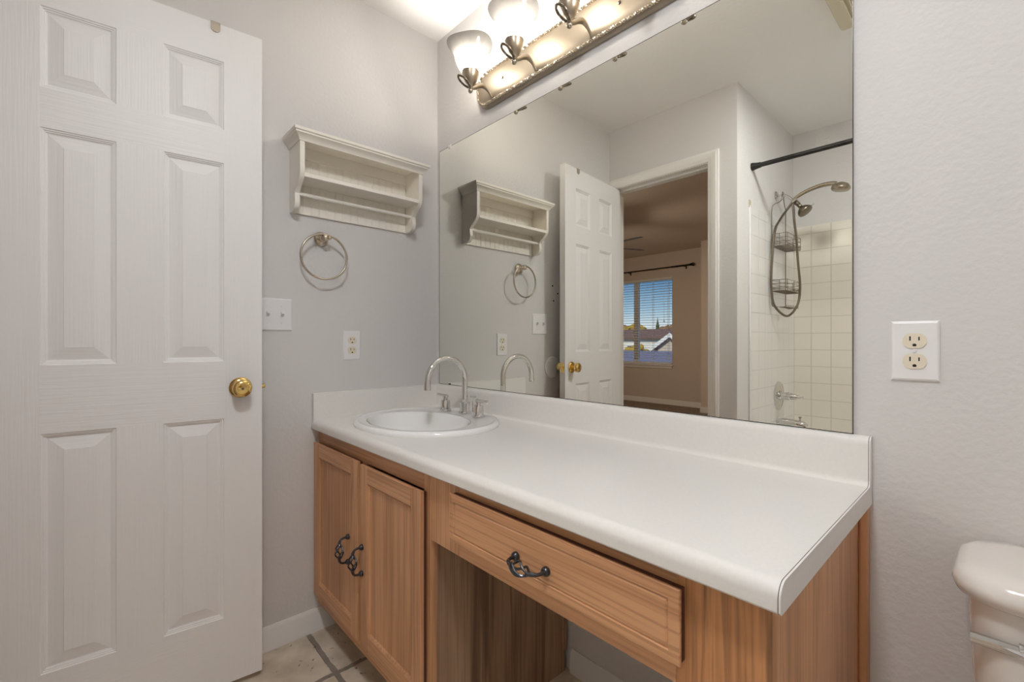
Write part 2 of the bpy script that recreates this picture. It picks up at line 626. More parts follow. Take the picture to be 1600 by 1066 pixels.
# glazed tile surround
TILE_TOP = 1.826
struct('trim_1', box(BM(), ALC_X, ALC_X + 0.008, ALC_Y, -1.510, 0.40, TILE_TOP, 0.002), 'tile_head', smooth=False)
struct('trim_2', box(BM(), ALC_X + 0.008, RIGHT, ALC_Y, ALC_Y + 0.008, 0.40, TILE_TOP, 0.002), 'tile_back', smooth=False)
struct('trim_3', box(BM(), ALC_X, ALC_X + 0.010, -1.510, -1.498, 0.40, TILE_TOP - 0.012, 0.003), 'plast')
struct('trim_4', box(BM(), ALC_X, ALC_X + 0.002, -1.530, -1.500, TILE_TOP - 0.010, TILE_TOP + 0.030), 'patch')

# baseboards: profile (out, up)
def baseboard(name, axis, a, b, wallpos, sgn, h=0.082, mat='trim', z0=0.0):
    prof = [(0, z0), (0.014, z0), (0.014, z0 + 0.022), (0.0125, z0 + 0.026), (0.0125, z0 + h - 0.028), (0.010, z0 + h - 0.024),
            (0.010, z0 + h - 0.012), (0.006, z0 + h - 0.005), (0.004, z0 + h), (0, z0 + h)]
    pts = [(wallpos + sgn * p, q) for p, q in prof]
    return struct(name, prism(BM(), pts, axis, a, b), mat)
def baseboard_x(name, a, b, wallpos, sgn, h=0.082, mat='trim', z0=0.0):   # runs along X on a wall of constant Y
    return baseboard(name, 0, a, b, wallpos, sgn, h, mat, z0)
baseboard('baseboard_left', 1, ENTRY + 0.001, -0.46, 0.0, 1)
baseboard_x('baseboard_back', 0.79, RIGHT - 0.001, 0.0, -1, 0.074)
baseboard_x('baseboard_entry', OP_X1 + 0.07, ALC_X, ENTRY, 1)
baseboard('baseboard_right', 1, -1.40, -0.02, RIGHT, -1)

# door lining and casing
bm = BM()
for x0, x1 in ((OP_X0 - 0.018, OP_X0), (OP_X1, OP_X1 + 0.018)):
    box(bm, x0, x1, ENTRY - 0.117, ENTRY + 0.002, 0, OP_Z)
box(bm, OP_X0 - 0.018, OP_X1 + 0.018, ENTRY - 0.117, ENTRY + 0.002, OP_Z, OP_Z + 0.018)
# stops
box(bm, OP_X0, OP_X0 + 0.011, ENTRY - 0.076, ENTRY - 0.040, 0, OP_Z - 0.011)
box(bm, OP_X1 - 0.011, OP_X1, ENTRY - 0.076, ENTRY - 0.040, 0, OP_Z - 0.011)
box(bm, OP_X0, OP_X1, ENTRY - 0.076, ENTRY - 0.040, OP_Z - 0.011, OP_Z)
jamb = struct('trim_5', bm, 'trim', smooth=False)
obj('strike_plate', box(BM(), OP_X1 - 0.002, OP_X1 + 0.0005, ENTRY - 0.030, ENTRY - 0.004, 0.905, 0.965), 'bronze', jamb)

def casing(bm, y0, sgn):
    """flat-and-ogee casing round the opening on one face of the wall: mitred sweep"""
    prof = [(0.000, 0.0), (0.000, 0.008), (0.006, 0.011), (0.016, 0.011), (0.022, 0.014), (0.044, 0.016), (0.050, 0.012), (0.057, 0.012), (0.057, 0.0)]
    r = 0.004
    xl, xr, zt = OP_X0 - r, OP_X1 + r, OP_Z + r
    corners = [(xl, 0.0, -1, 0), (xl, zt, -1, 1), (xr, zt, 1, 1), (xr, 0.0, 1, 0)]
    rings = []
    for (x, z, dx, dz) in corners:
        rings.append([bm.verts.new((max(x + dx * p, 0.001), y0 + sgn * q, z + dz * p)) for p, q in prof])
    n = len(prof)
    for A, B in zip(rings, rings[1:]):
        for k in range(n - 1):
            bm.faces.new((A[k], A[k + 1], B[k + 1], B[k]))
    bm.faces.new(rings[0])
    bm.faces.new(rings[-1])
    return bm
struct('trim_6', casing(BM(), ENTRY, 1), 'trim')
struct('trim_7', casing(BM(), ENTRY - 0.115, -1), 'trim')

# ------------------------------------------------------------------ six-panel door, standing open against the left wall
TH = math.radians(5.4)
D_FREE = Vector((0.126, -0.752, 0))
D_DIR = Vector((math.sin(TH), math.cos(TH), 0))
D_N = Vector((math.cos(TH), -math.sin(TH), 0))
D_W, D_T, D_Z0, D_Z1 = 0.610, 0.035, 0.020, 2.052
def dmap(u, d, z):
    """u: 0 at the free edge to -D_W at the hinges; d: outwards from the visible face"""
    p = D_FREE + D_DIR * u + D_N * d
    return (p.x, p.y, z)
hinge = D_FREE + D_DIR * (-D_W) + D_N * (-D_T)
cols = [(-0.503, -0.355), (-0.252, -0.104)]
rows = [(0.225, 0.841), (1.018, 1.628), (1.731, 1.940)]
rings = [(0.0, 0.0), (0.0015, -0.0025), (0.005, -0.0030), (0.0055, -0.0055), (0.009, -0.0060), (0.0095, -0.0085), (0.013, -0.0095),
         (0.0435, -0.0020), (0.0445, -0.0012)]
def door_face(bm, d0, sg):
    us = sorted([-D_W, 0.0] + [c for p in cols for c in p])
    zs = sorted([D_Z0, D_Z1] + [r for p in rows for r in p])
    for i in range(len(us) - 1):
        for j in range(len(zs) - 1):
            u0, u1, z0, z1 = us[i], us[i + 1], zs[j], zs[j + 1]
            is_col = (u0, u1) in cols
            is_row = (z0, z1) in rows
            if is_col and is_row:
                rr = []
                for ins, dep in rings:
                    rr.append([bm.verts.new(dmap(u, d0 + sg * dep, z)) for u, z in
                               ((u0 + ins, z0 + ins), (u1 - ins, z0 + ins), (u1 - ins, z1 - ins), (u0 + ins, z1 - ins))])
                for A, B in zip(rr, rr[1:]):
                    for k in range(4):
                        f = bm.faces.new((A[k], A[(k + 1) % 4], B[(k + 1) % 4], B[k]))
                        f.material_index = 1 if k in (0, 2) else 0
                bm.faces.new(rr[-1])
            else:
                quad(bm, dmap(u0, d0, z0), dmap(u1, d0, z0), dmap(u1, d0, z1), dmap(u0, d0, z1),
                     1 if (i in (1, 2, 3) and j % 2 == 0) else 0)
bm = BM()
door_face(bm, 0.0, 1)
door_face(bm, -D_T, -1)
quad(bm, dmap(0, 0, D_Z0), dmap(0, -D_T, D_Z0), dmap(0, -D_T, D_Z1), dmap(0, 0, D_Z1))
quad(bm, dmap(-D_W, 0, D_Z0), dmap(-D_W, -D_T, D_Z0), dmap(-D_W, -D_T, D_Z1), dmap(-D_W, 0, D_Z1))
quad(bm, dmap(0, 0, D_Z1), dmap(0, -D_T, D_Z1), dmap(-D_W, -D_T, D_Z1), dmap(-D_W, 0, D_Z1))
quad(bm, dmap(0, 0, D_Z0), dmap(0, -D_T, D_Z0), dmap(-D_W, -D_T, D_Z0), dmap(-D_W, 0, D_Z0))
bmesh.ops.remove_doubles(bm, verts=bm.verts, dist=1e-5)
door = struct('door_1', bm, ['doorv', 'doorh'], smooth=False, loc=(hinge.x, hinge.y, 0))
KZ, KU = 0.934, -0.060
def knob(sgn, d0):
    o = Vector(dmap(KU, d0, KZ))
    n = D_N * sgn
    k = obj('door_knob', lathe(BM(), [(0.010, 0.0), (0.011, 0.012), (0.011, 0.020), (0.014, 0.024), (0.022, 0.028), (0.026, 0.034), (0.027, 0.042),
                                      (0.025, 0.049), (0.020, 0.053), (0.014, 0.0545), (0.010, 0.0530), (0.004, 0.0525), (0.0, 0.0525)], at(o, n), 32), 'brass', door)
    obj('rose', lathe(BM(), [(0.032, 0.0), (0.032, 0.003), (0.029, 0.007), (0.022, 0.010), (0.016, 0.0115), (0.012, 0.012)], at(o, n), 32), 'brass', k)
    return k
k1 = knob(1, 0.0)
o_ = Vector(dmap(KU, 0, KZ))
obj('lock_button', lathe(BM(), [(0.0035, 0.0525), (0.0035, 0.055), (0.0, 0.0555)], at(o_, D_N), 12), 'nickel_d', k1)
knob(-1, -D_T)
bm = BM()
p0 = [dmap(0.0008, -0.006, KZ - 0.028), dmap(0.0008, -0.029, KZ - 0.028), dmap(0.0008, -0.029, KZ + 0.028), dmap(0.0008, -0.006, KZ + 0.028)]
p1 = [dmap(-0.001, -0.006, KZ - 0.028), dmap(-0.001, -0.029, KZ - 0.028), dmap(-0.001, -0.029, KZ + 0.028), dmap(-0.001, -0.006, KZ + 0.028)]
A = [bm.verts.new(p) for p in p0]
B = [bm.verts.new(p) for p in p1]
bm.faces.new(A); bm.faces.new(B)
for k in range(4):
    bm.faces.new((A[k], A[(k + 1) % 4], B[(k + 1) % 4], B[k]))
lp = obj('latch_plate', bm, 'brass', door)
obj('latch_bolt', cyl(BM(), dmap(0.0, -D_T / 2, KZ), dmap(0.010, -D_T / 2, KZ), 0.0075, 12), 'brass', lp)
for hz in (0.28, 1.05, 1.83):
    obj('hinge', cyl(BM(), (hinge.x - 0.004, hinge.y + 0.004, hz - 0.045), (hinge.x - 0.004, hinge.y + 0.004, hz + 0.045), 0.006, 10), 'brass', door)

# hook hanging over the top edge of the door
bm = BM()
hu = -0.126
prof = []
for k in range(13):
    a = PI + PI * k / 12
    prof.append((hu + 0.0125 * math.cos(a), D_Z1 - 0.016 + 0.0125 * math.sin(a)))
out = [(hu - 0.0125, D_Z1 + 0.002)] + prof + [(hu + 0.0125, D_Z1 + 0.002)]
A = [bm.verts.new(dmap(u, 0.0005, z)) for u, z in out]
B = [bm.verts.new(dmap(u, 0.003, z)) for u, z in out]
bm.faces.new(A); bm.faces.new(B)
for k in range(len(out)):
    bm.faces.new((A[k], A[(k + 1) % len(out)], B[(k + 1) % len(out)], B[k]))
for za, zb, da, db in ((D_Z1 + 0.0003, D_Z1 + 0.002, 0.003, -D_T - 0.002), (D_Z1 - 0.03, D_Z1 + 0.002, -D_T - 0.002, -D_T - 0.0005)):
    P = [dmap(hu - 0.0125, da, za), dmap(hu + 0.0125, da, za), dmap(hu + 0.0125, db, za), dmap(hu - 0.0125, db, za)]
    Q = [(p[0], p[1], zb) for p in P]
    A = [bm.verts.new(p) for p in P]; B = [bm.verts.new(p) for p in Q]
    bm.faces.new(A); bm.faces.new(B)
    for k in range(4):
        bm.faces.new((A[k], A[(k + 1) % 4], B[(k + 1) % 4], B[k]))
hk = Vector(dmap(hu, 0, D_Z1))
tag(obj('over_door_hook', bm, 'hook', smooth=False, loc=hk), 'small tan metal hook hung over the top edge of the white door', 'hook')

# round bumper where the knob meets the wall, and three old screw holes above it
tag(obj('door_bumper', lathe(BM(), [(0.062, 0.0), (0.062, 0.004), (0.058, 0.008), (0.040, 0.011), (0.0, 0.012)], at((0, -0.785, 0.930), (1, 0, 0)), 36),
        'plast', loc=(0, -0.785, 0.93)), 'round white bumper disc on the wall behind the door knob', 'bumper')
for y, z in ((-0.789, 1.395), (-0.833, 1.354), (-0.797, 1.310)):
    obj('screw_hole', lathe(BM(), [(0.005, 0.0), (0.005, 0.0012), (0.0, 0.0013)], at((0, y, z), (1, 0, 0)), 12), 'black', wl_left)

# ------------------------------------------------------------------ vanity cabinet
V = thing('vanity_cabinet', 'honey oak vanity with two doors and a drawer over an open knee space', 'cabinet', (0.0, -0.27, 0.0))
FY = -0.530                     # front of the face frame
DF = -0.550                     # front of doors and drawer
TOPZ = 0.752
# carcass of the door side
bm = BM()
box(bm, 0.004, 0.022, FY + 0.02, -0.016, 0.0975, TOPZ)       # left side
box(bm, 0.022, 0.756, FY + 0.02, -0.016, 0.0975, 0.115)      # bottom
box(bm, 0.022, 0.756, -0.022, -0.016, 0.115, TOPZ)           # back
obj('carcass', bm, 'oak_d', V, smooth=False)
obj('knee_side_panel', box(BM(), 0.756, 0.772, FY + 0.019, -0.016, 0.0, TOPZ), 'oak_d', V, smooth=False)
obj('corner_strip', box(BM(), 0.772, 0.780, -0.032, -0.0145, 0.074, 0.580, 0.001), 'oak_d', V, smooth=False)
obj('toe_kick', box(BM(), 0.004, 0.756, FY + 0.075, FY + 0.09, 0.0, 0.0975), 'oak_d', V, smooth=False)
# face frame: stiles run the full height, rails between
for x0, x1, z0, z1 in ((0.004, 0.030, 0.0975, TOPZ), (0.382, 0.412, 0.150, 0.700), (0.740, 0.772, 0.0, TOPZ)):
    obj('stile', box(BM(), x0, x1, FY, FY + 0.019, z0, z1, 0.0008, 1), 'oak_v', V, smooth=False)
for z0, z1 in ((0.700, TOPZ), (0.0975, 0.150)):
    obj('rail', box(BM(), 0.030, 0.740, FY, FY + 0.019, z0, z1, 0.0008, 1), 'oak_h', V, smooth=False)
obj('apron_stile', box(BM(), 0.772, 0.892, FY + 0.0005, FY + 0.019, 0.580, TOPZ, 0.0008, 1), 'oak_v', V, smooth=False)
for z0, z1 in ((0.722, TOPZ), (0.580, 0.630)):
    obj('apron_rail', box(BM(), 0.892, 1.425, FY + 0.0005, FY + 0.019, z0, z1, 0.0008, 1), 'oak_h', V, smooth=False)
obj('end_stile', box(BM(), 1.425, 1.552, FY, FY + 0.019, 0.0, TOPZ, 0.0008, 1), 'oak_k', V, smooth=False)
obj('end_panel', box(BM(), 1.535, 1.5515, FY + 0.019, -0.016, 0.0, TOPZ), 'oak_v', V, smooth=False)
obj('scribe_strip', box(BM(), 1.5515, 1.566, -0.030, -0.0005, 0.0, 0.748, 0.002, 1), 'oak_v', V, smooth=False)
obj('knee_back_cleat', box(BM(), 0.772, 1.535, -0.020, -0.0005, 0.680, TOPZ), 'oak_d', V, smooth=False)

def panel_front(bm, x0, x1, z0, z1, yb, yf, rings):
    """slab whose front carries concentric rings (inset, out) measured from yf towards the room"""
    rr = [[bm.verts.new((x, y, z)) for x, z in ((x0, z0), (x1, z0), (x1, z1), (x0, z1))] for y in (yb,)]
    for ins, dep in rings:
        rr.append([bm.verts.new((x, yf + dep, z)) for x, z in
                   ((x0 + ins, z0 + ins), (x1 - ins, z0 + ins), (x1 - ins, z1 - ins), (x0 + ins, z1 - ins))])
    for A, B in zip(rr, rr[1:]):
        for k in range(4):
            bm.faces.new((A[k], A[(k + 1) % 4], B[(k + 1) % 4], B[k]))
    bm.faces.new(rr[0][::-1])
    bm.faces.new(rr[-1])
    return bm

def cab_door(x0, x1, z0, z1):
    """frame of four members round a recessed panel; returns the door part"""
    w = 0.050
    yb = FY - 0.0008
    ym = DF + 0.009
    d = None
    for a, b in ((x0, x0 + w), (x1 - w, x1)):
        bm = prism(BM(), [(a, ym), (b, ym), (b, DF + 0.0015), (b - 0.0015, DF), (a + 0.0015, DF), (a, DF + 0.0015)], 2, z0, z1)
        if d is None:
            d = obj('door', bm, 'oak_v', V, smooth=False)
        else:
            obj('door_stile', bm, 'oak_v', d, smooth=False)
    for a, b in ((z0, z0 + w), (z1 - w, z1)):
        bm = prism(BM(), [(ym, a), (ym, b), (DF + 0.0015, b), (DF, b - 0.0015), (DF, a + 0.0015), (DF + 0.0015, a)], 0, x0 + w, x1 - w)
        obj('door_rail', bm, 'oak_h', d, smooth=False)
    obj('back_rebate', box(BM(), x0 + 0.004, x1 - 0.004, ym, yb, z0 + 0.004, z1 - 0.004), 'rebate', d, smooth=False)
    bm = BM()
    i0 = w
    pr = [(0.0, 0.0), (0.004, 0.0025), (0.006, 0.0058), (0.007, 0.0070)]
    rr = [[bm.verts.new((x, DF + 0.0005 + dep, z)) for x, z in
           ((x0 + i0 + ins, z0 + i0 + ins), (x1 - i0 - ins, z0 + i0 + ins), (x1 - i0 - ins, z1 - i0 - ins), (x0 + i0 + ins, z1 - i0 - ins))]
          for ins, dep in pr]
    for A, B in zip(rr, rr[1:]):
        for k in range(4):
            bm.faces.new((A[k], A[(k + 1) % 4], B[(k + 1) % 4], B[k]))
    bm.faces.new(rr[-1])
    obj('panel', bm, 'oak_v', d, smooth=False)
    return d

def pull(parent, c, vertical):
    """birdcage pull: two feet, bent arms and a twisted basket of four wires"""
    R = Matrix.Rotation(PI / 2, 4, 'Y') if vertical else Matrix.Identity(4)
    T = Matrix.Translation(Vector(c)) @ R
    bm = BM()
    h = 0.040
    for s in (-1, 1):
        lathe(bm, [(0.0085, 0.0), (0.0090, 0.004), (0.0075, 0.008), (0.005, 0.010)], T @ at((s * h, 0, 0), (0, -1, 0)), 16)
        arm = spline([(s * h, -0.006, 0), (s * h, -0.016, 0), (s * (h - 0.003), -0.025, 0), (s * (h - 0.011), -0.030, 0), (s * (h - 0.016), -0.031, 0)], 5)
        tube(bm, [T @ p for p in arm], [0.0037 + 0.0006 * math.cos(i * 0.4) for i in range(len(arm))], 10)
        ball(bm, T @ Vector((s * (h - 0.016), -0.031, 0)), 0.0042, 10)
    for w in range(4):
        pts = []
        for i in range(25):
            t = i / 24
            a = w * PI / 2 + t * PI * 0.9
            r = 0.0120 * math.sin(PI * t) ** 0.9 + 0.0010
            pts.append(T @ Vector(((t - 0.5) * 2 * (h - 0.015), -0.031 + r * math.cos(a), r * math.sin(a))))
        tube(bm, pts, 0.0024, 7)
    return obj('handle', bm, 'iron', parent)

dl = cab_door(0.010, 0.388, 0.146, 0.705)
dr = cab_door(0.406, 0.757, 0.146, 0.701)
pull(dl, (0.323, DF, 0.413), True)
pull(dr, (0.422, DF, 0.412), True)
dw = obj('drawer', panel_front(BM(), 0.880, 1.440, 0.620, 0.729, DF + 0.006, DF,
                               [(0.0, 0.002), (0.0015, 0.0006), (0.017, 0.0), (0.0185, 0.0022), (0.021, 0.0006), (0.023, 0.0)]), 'oak_h', V, smooth=False)
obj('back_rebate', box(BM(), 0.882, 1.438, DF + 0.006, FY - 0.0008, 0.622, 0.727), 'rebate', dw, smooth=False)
pull(dw, (1.147, DF, 0.663), False)

# ------------------------------------------------------------------ countertop with rolled front edge
SINK_C = (0.355, -0.281)
SINK_A, SINK_B = 0.284, 0.236
CT = thing('countertop', 'pale grey laminate countertop with rounded front edge on the oak vanity', 'countertop', (0.79, -0.28, 0.752))
CX1 = 1.566
CZ = 0.790
bm = BM()
arc = [(-0.556 + 0.020 * (1 - math.cos(a)), CZ - 0.020 + 0.020 * math.sin(a)) for a in [PI / 2 * k / 8 for k in range(9)]]
prof = [(-0.545, TOPZ), (-0.552, TOPZ), (-0.556, TOPZ + 0.004)] + arc
Aa = [bm.verts.new((0.001, y, z)) for y, z in prof]
Bb = [bm.verts.new((CX1, y, z)) for y, z in prof]
for k in range(len(prof) - 1):
    bm.faces.new((Aa[k], Aa[k + 1], Bb[k + 1], Bb[k]))
# top with the oval cut-out
y0, y1 = prof[-1][0], -0.001
c3, c4 = bm.verts.new((CX1, y1, CZ)), bm.verts.new((0.001, y1, CZ))
rim = [Aa[-1], Bb[-1], c3, c4]
edges = []
for a, b in zip(rim, rim[1:] + rim[:1]):
    edges.append(bm.edges.get((a, b)) or bm.edges.new((a, b)))
hole = [bm.verts.new((SINK_C[0] + (SINK_A - 0.012) * math.cos(2 * PI * k / 64), SINK_C[1] + (SINK_B - 0.012) * math.sin(2 * PI * k / 64), CZ)) for k in range(64)]
for a, b in zip(hole, hole[1:] + hole[:1]):
    edges.append(bm.edges.new((a, b)))
bmesh.ops.triangle_fill(bm, use_beauty=True, use_dissolve=False, edges=edges)
# underside beyond the cut-out and ends
prism(bm, [(-0.545, TOPZ), (y1, TOPZ), (y1, CZ - 0.0005), (-0.545, CZ - 0.0205)], 0, CX1 - 0.03, CX1 - 0.0005)
prism(bm, [(-0.545, TOPZ), (y1, TOPZ), (y1, CZ - 0.0005), (-0.545, CZ - 0.0205)], 0, 0.0015, 0.02)
obj('worktop', bm, 'lam', CT, angle=30)
# backsplash: coved foot, rounded top
bsp = [(-0.001, CZ + 0.0002), (-0.030, CZ + 0.0002), (-0.0255, CZ + 0.0015), (-0.022, CZ + 0.006), (-0.021, CZ + 0.012), (-0.021, 0.872), (-0.0195, 0.880), (-0.015, 0.886), (-0.008, 0.888), (-0.001, 0.888)]
obj('backsplash', prism(BM(), bsp, 0, 0.0205, CX1), 'lam', CT, angle=50)
obj('side_splash', box(BM(), 0.0008, 0.020, -0.5545, -0.001, CZ - 0.020, 0.886, 0.0012, 1), 'lam', CT)
# flat end cap with the dark joint line round it
cap = [(-0.001, TOPZ), (-0.552, TOPZ), (-0.556, TOPZ + 0.004)] + arc + [(-0.030, CZ), (-0.0235, CZ + 0.004), (-0.021, CZ + 0.012), (-0.021, 0.872), (-0.0195, 0.880), (-0.015, 0.886), (-0.008, 0.888), (-0.001, 0.888)]
obj('edge_seam', prism(BM(), cap, 0, CX1 + 0.0001, CX1 + 0.0011), 'seam', CT, smooth=False)
obj('end_cap', prism(BM(), cap, 0, CX1 + 0.0011, CX1 + 0.0035), 'lam', CT, smooth=False)

# ------------------------------------------------------------------ oval sink
SK = thing('bathroom_sink', 'white oval drop-in sink set in the grey countertop', 'sink', (SINK_C[0], SINK_C[1], 0.79))
def ering(bm, cx, cy, a, b, z, n=72):
    return [bm.verts.new((cx + a * math.cos(2 * PI * k / n), cy + b * math.sin(2 * PI * k / n), z)) for k in range(n)]
def loft(bm, rr, cap_last=False):
    for A, B in zip(rr, rr[1:]):
        n = len(A)
        for k in range(n):
            bm.faces.new((A[k], A[(k + 1) % n], B[(k + 1) % n], B[k]))
    if cap_last:
        bm.faces.new(rr[-1])
cx, cy = SINK_C
bcx, bcy, ba, bb = cx, cy - 0.034, 0.212, 0.152
bm = BM()
rr = [ering(bm, cx, cy, SINK_A, SINK_B, 0.7902)]
for ins, z in ((-0.002, 0.795), (0.0, 0.801), (0.004, 0.8058), (0.009, 0.8078), (0.014, 0.8070), (0.019, 0.8048), (0.025, 0.8038)):
    rr.append(ering(bm, cx, cy, SINK_A - ins, SINK_B - ins, z))
for t in (0.35, 0.7, 1.0):
    a = (SINK_A - 0.026) * (1 - t) + (ba + 0.008) * t
    b = (SINK_B - 0.026) * (1 - t) + (bb + 0.008) * t
    rr.append(ering(bm, cx, cy * (1 - t) + bcy * t, a, b, 0.8038 - 0.0012 * t))
loft(bm, rr)
obj('rim', bm, 'porc', SK, angle=60)
bm = BM()
rr = []
for k, z in ((1.0 + 0.008 / ba, 0.8026), (1.01, 0.8005), (0.995, 0.794), (0.96, 0.775), (0.92, 0.75), (0.85, 0.715), (0.72, 0.680), (0.50, 0.662), (0.25, 0.655), (0.105, 0.653)):
    rr.append(ering(bm, bcx, bcy, ba * k, bb * k if k > 0.3 else ba * k, z))
loft(bm, rr, True)
obj('basin', bm, 'porc', SK, angle=60)
obj('drain', lathe(BM(), [(0.0215, 0.0), (0.0215, 0.002), (0.016, 0.004), (0.015, 0.0035), (0.0, 0.005)], at((bcx, bcy, 0.653)), 24), 'chrome', SK)
obj('overflow', lathe(BM(), [(0.010, 0.0), (0.010, 0.0015), (0.006, 0.002)], at((bcx, bcy - bb * 0.955, 0.768), (0, 1, 0.25)), 18), 'chrome', SK)

# ------------------------------------------------------------------ faucet
FZ = 0.8043
FX, FYY = 0.345, -0.104
FC = thing('faucet', 'polished chrome gooseneck faucet with two lever handles on the white sink', 'faucet', (FX, FYY, FZ))
bm = BM()
lathe(bm, [(0.0235, 0.0), (0.024, 0.003), (0.023, 0.006), (0.0195, 0.007), (0.0190, 0.010), (0.0205, 0.036), (0.0205, 0.040), (0.0185, 0.042), (0.0135, 0.043)], at((FX, FYY, FZ)), 28)
sp = obj('spout', bm, 'chrome', FC)
bm = BM()
pts = [(FX, FYY, FZ + 0.040), (FX, FYY, FZ + 0.08), (FX, FYY, 0.932)]
for k in range(1, 25):
    a = PI * k / 24
    pts.append((FX, FYY - 0.083 + 0.083 * math.cos(a), 0.932 + 0.083 * math.sin(a)))
pts.append((FX, FYY - 0.167, 0.918))
tube(bm, pts, 0.0108, 18)
obj('gooseneck', bm, 'chrome', sp)
obj('aerator', cyl(BM(), (FX, FYY - 0.167, 0.919), (FX, FYY - 0.1675, 0.903), 0.0120, 20), 'chrome', sp)
bm = BM()
cyl(bm, (FX + 0.006, FYY + 0.034, FZ), (FX + 0.006, FYY + 0.034, FZ + 0.058), 0.0028, 10)
cyl(bm, (FX - 0.004, FYY + 0.034, FZ + 0.060), (FX + 0.022, FYY + 0.034, FZ + 0.060), 0.0042, 12)
obj('lift_rod', bm, 'chrome', FC)
for sx, hx in ((-1, 0.240), (1, 0.451)):
    hy = -0.121
    h = obj('handle', lathe(BM(), [(0.0228, 0.0), (0.0235, 0.003), (0.0225, 0.006), (0.0195, 0.0065), (0.0195, 0.009), (0.0178, 0.039), (0.0170, 0.041), (0.0085, 0.0415), (0.0078, 0.056), (0.0, 0.057)],
                            at((hx, hy, FZ)), 28), 'chrome', FC)
    bm = BM()
    lathe(bm, [(0.0, 0.0), (0.0060, 0.001), (0.0070, 0.006), (0.0062, 0.02), (0.0056, 0.060), (0.0062, 0.072), (0.0050, 0.074), (0.0, 0.0745)],
          at((hx - sx * 0.014, hy, FZ + 0.057), (sx, -0.05 * sx, 0.02)), 16)
    obj('lever', bm, 'chrome', h)

# ------------------------------------------------------------------ mirror
MR = thing('wall_mirror', 'large frameless mirror standing on the backsplash', 'mirror', (0.78, 0.0, 0.889))
MX0, MX1, MZ0, MZ1 = 0.024, 1.539, 0.8885, 1.931
bm = BM()
quad(bm, (MX0 + 0.001, -0.006, MZ0 + 0.001), (MX1 - 0.001, -0.006, MZ0 + 0.001), (MX1 - 0.001, -0.006, MZ1 - 0.001), (MX0 + 0.001, -0.006, MZ1 - 0.001))
obj('mirror_glass', bm, 'mirror', MR, smooth=False)
bm = BM()
for x0, x1, z0, z1 in ((MX0, MX0 + 0.002, MZ0, MZ1), (MX1 - 0.0012, MX1, MZ0, MZ1), (MX0, MX1, MZ0, MZ0 + 0.0015), (MX0, MX1, MZ1 - 0.0015, MZ1)):
    box(bm, x0, x1, -0.0062, -0.0004, z0, z1)
obj('mirror_edge', bm, 'mirror_edge', MR, smooth=False)
for x in (0.105, 1.30):
    obj('mirror_clip', box(BM(), x - 0.008, x + 0.008, -0.0085, -0.0004, MZ1 - 0.010, MZ1 + 0.006, 0.001), 'plast', MR)
for x in (0.105,):
    obj('bottom_clip', box(BM(), x - 0.006, x + 0.006, -0.0082, -0.006, MZ0 + 0.0005, MZ0 + 0.006), 'gap', MR)

# ------------------------------------------------------------------ vanity light: four bell shades on a rope-edged plate
VL = thing('vanity_light', 'brushed nickel four-lamp vanity light with frosted bell shades above the mirror', 'light fixture', (0.76, 0.0, 2.067))
PX0, PX1, PZ0, PZ1 = 0.312, 1.212, 1.998, 2.138
def stadium(x0, x1, z0, z1, r, n=10):
    out = []
    for cx_, cz_, a0 in ((x1 - r, z0 + r, -PI / 2), (x1 - r, z1 - r, 0), (x0 + r, z1 - r, PI / 2), (x0 + r, z0 + r, PI)):
        for k in range(n + 1):
            a = a0 + PI / 2 * k / n
            out.append((cx_ + r * math.cos(a), cz_ + r * math.sin(a)))
    return out
bm = BM()
rr = []
for ins, y in ((0.0, -0.0006), (0.0, -0.008), (0.004, -0.015), (0.009, -0.020), (0.013, -0.021), (0.020, -0.0235), (0.035, -0.0265)):
    rr.append([bm.verts.new((x, y, z)) for x, z in stadium(PX0 + ins, PX1 - ins, PZ0 + ins, PZ1 - ins, 0.062 - ins)])
loft(bm, rr, True)
obj('backplate', bm, 'plate', VL, angle=40)
# rope along the rim: two strands wound round each other
st = [Vector((x, -0.0225, z)) for x, z in stadium(PX0 + 0.011, PX1 - 0.011, PZ0 + 0.011, PZ1 - 0.011, 0.051, 8)]
def resample(P, step, closed=True):
    Q = P + ([P[0]] if closed else [])
    out, acc = [], 0.0
    for a, b in zip(Q, Q[1:]):
        l = (b - a).length
        if l < 1e-9:
            continue
        while acc < l:
            out.append(a.lerp(b, acc / l))
            acc += step
        acc -= l
    return out
def rope(bm, path, r, pitch, closed, seg=5):
    step = pitch / 6
    P = resample([Vector(p) for p in path], step, closed)
    n = len(P)
    for s in range(2):
        pts = []
        for i, p in enumerate(P):
            t = (P[(i + 1) % n] - P[i - 1]) if closed else (P[min(i + 1, n - 1)] - P[max(i - 1, 0)])
            t.normalize()
            u = t.cross(Vector((0, 1, 0)))
            if u.length < 0.1:
                u = t.cross(Vector((1, 0, 0)))
            u.normalize()
            v = t.cross(u)
            turns = round(n * step / pitch)
            a = s * PI + 2 * PI * turns * i / n
            pts.append(p + (u * math.cos(a) + v * math.sin(a)) * r * 0.55)
        tube(bm, pts, r * 0.62, seg, closed)
    return bm
obj('rope_trim', rope(BM(), st, 0.0050, 0.015, True), 'nickel', VL)
LY = -0.122
shade_prof = [(0.012, -0.002), (0.022, 0.003), (0.0335, 0.022), (0.044, 0.034), (0.0525, 0.050), (0.0575, 0.067), (0.062, 0.084), (0.069, 0.100), (0.078, 0.113), (0.085, 0.120)]
lamp0 = None
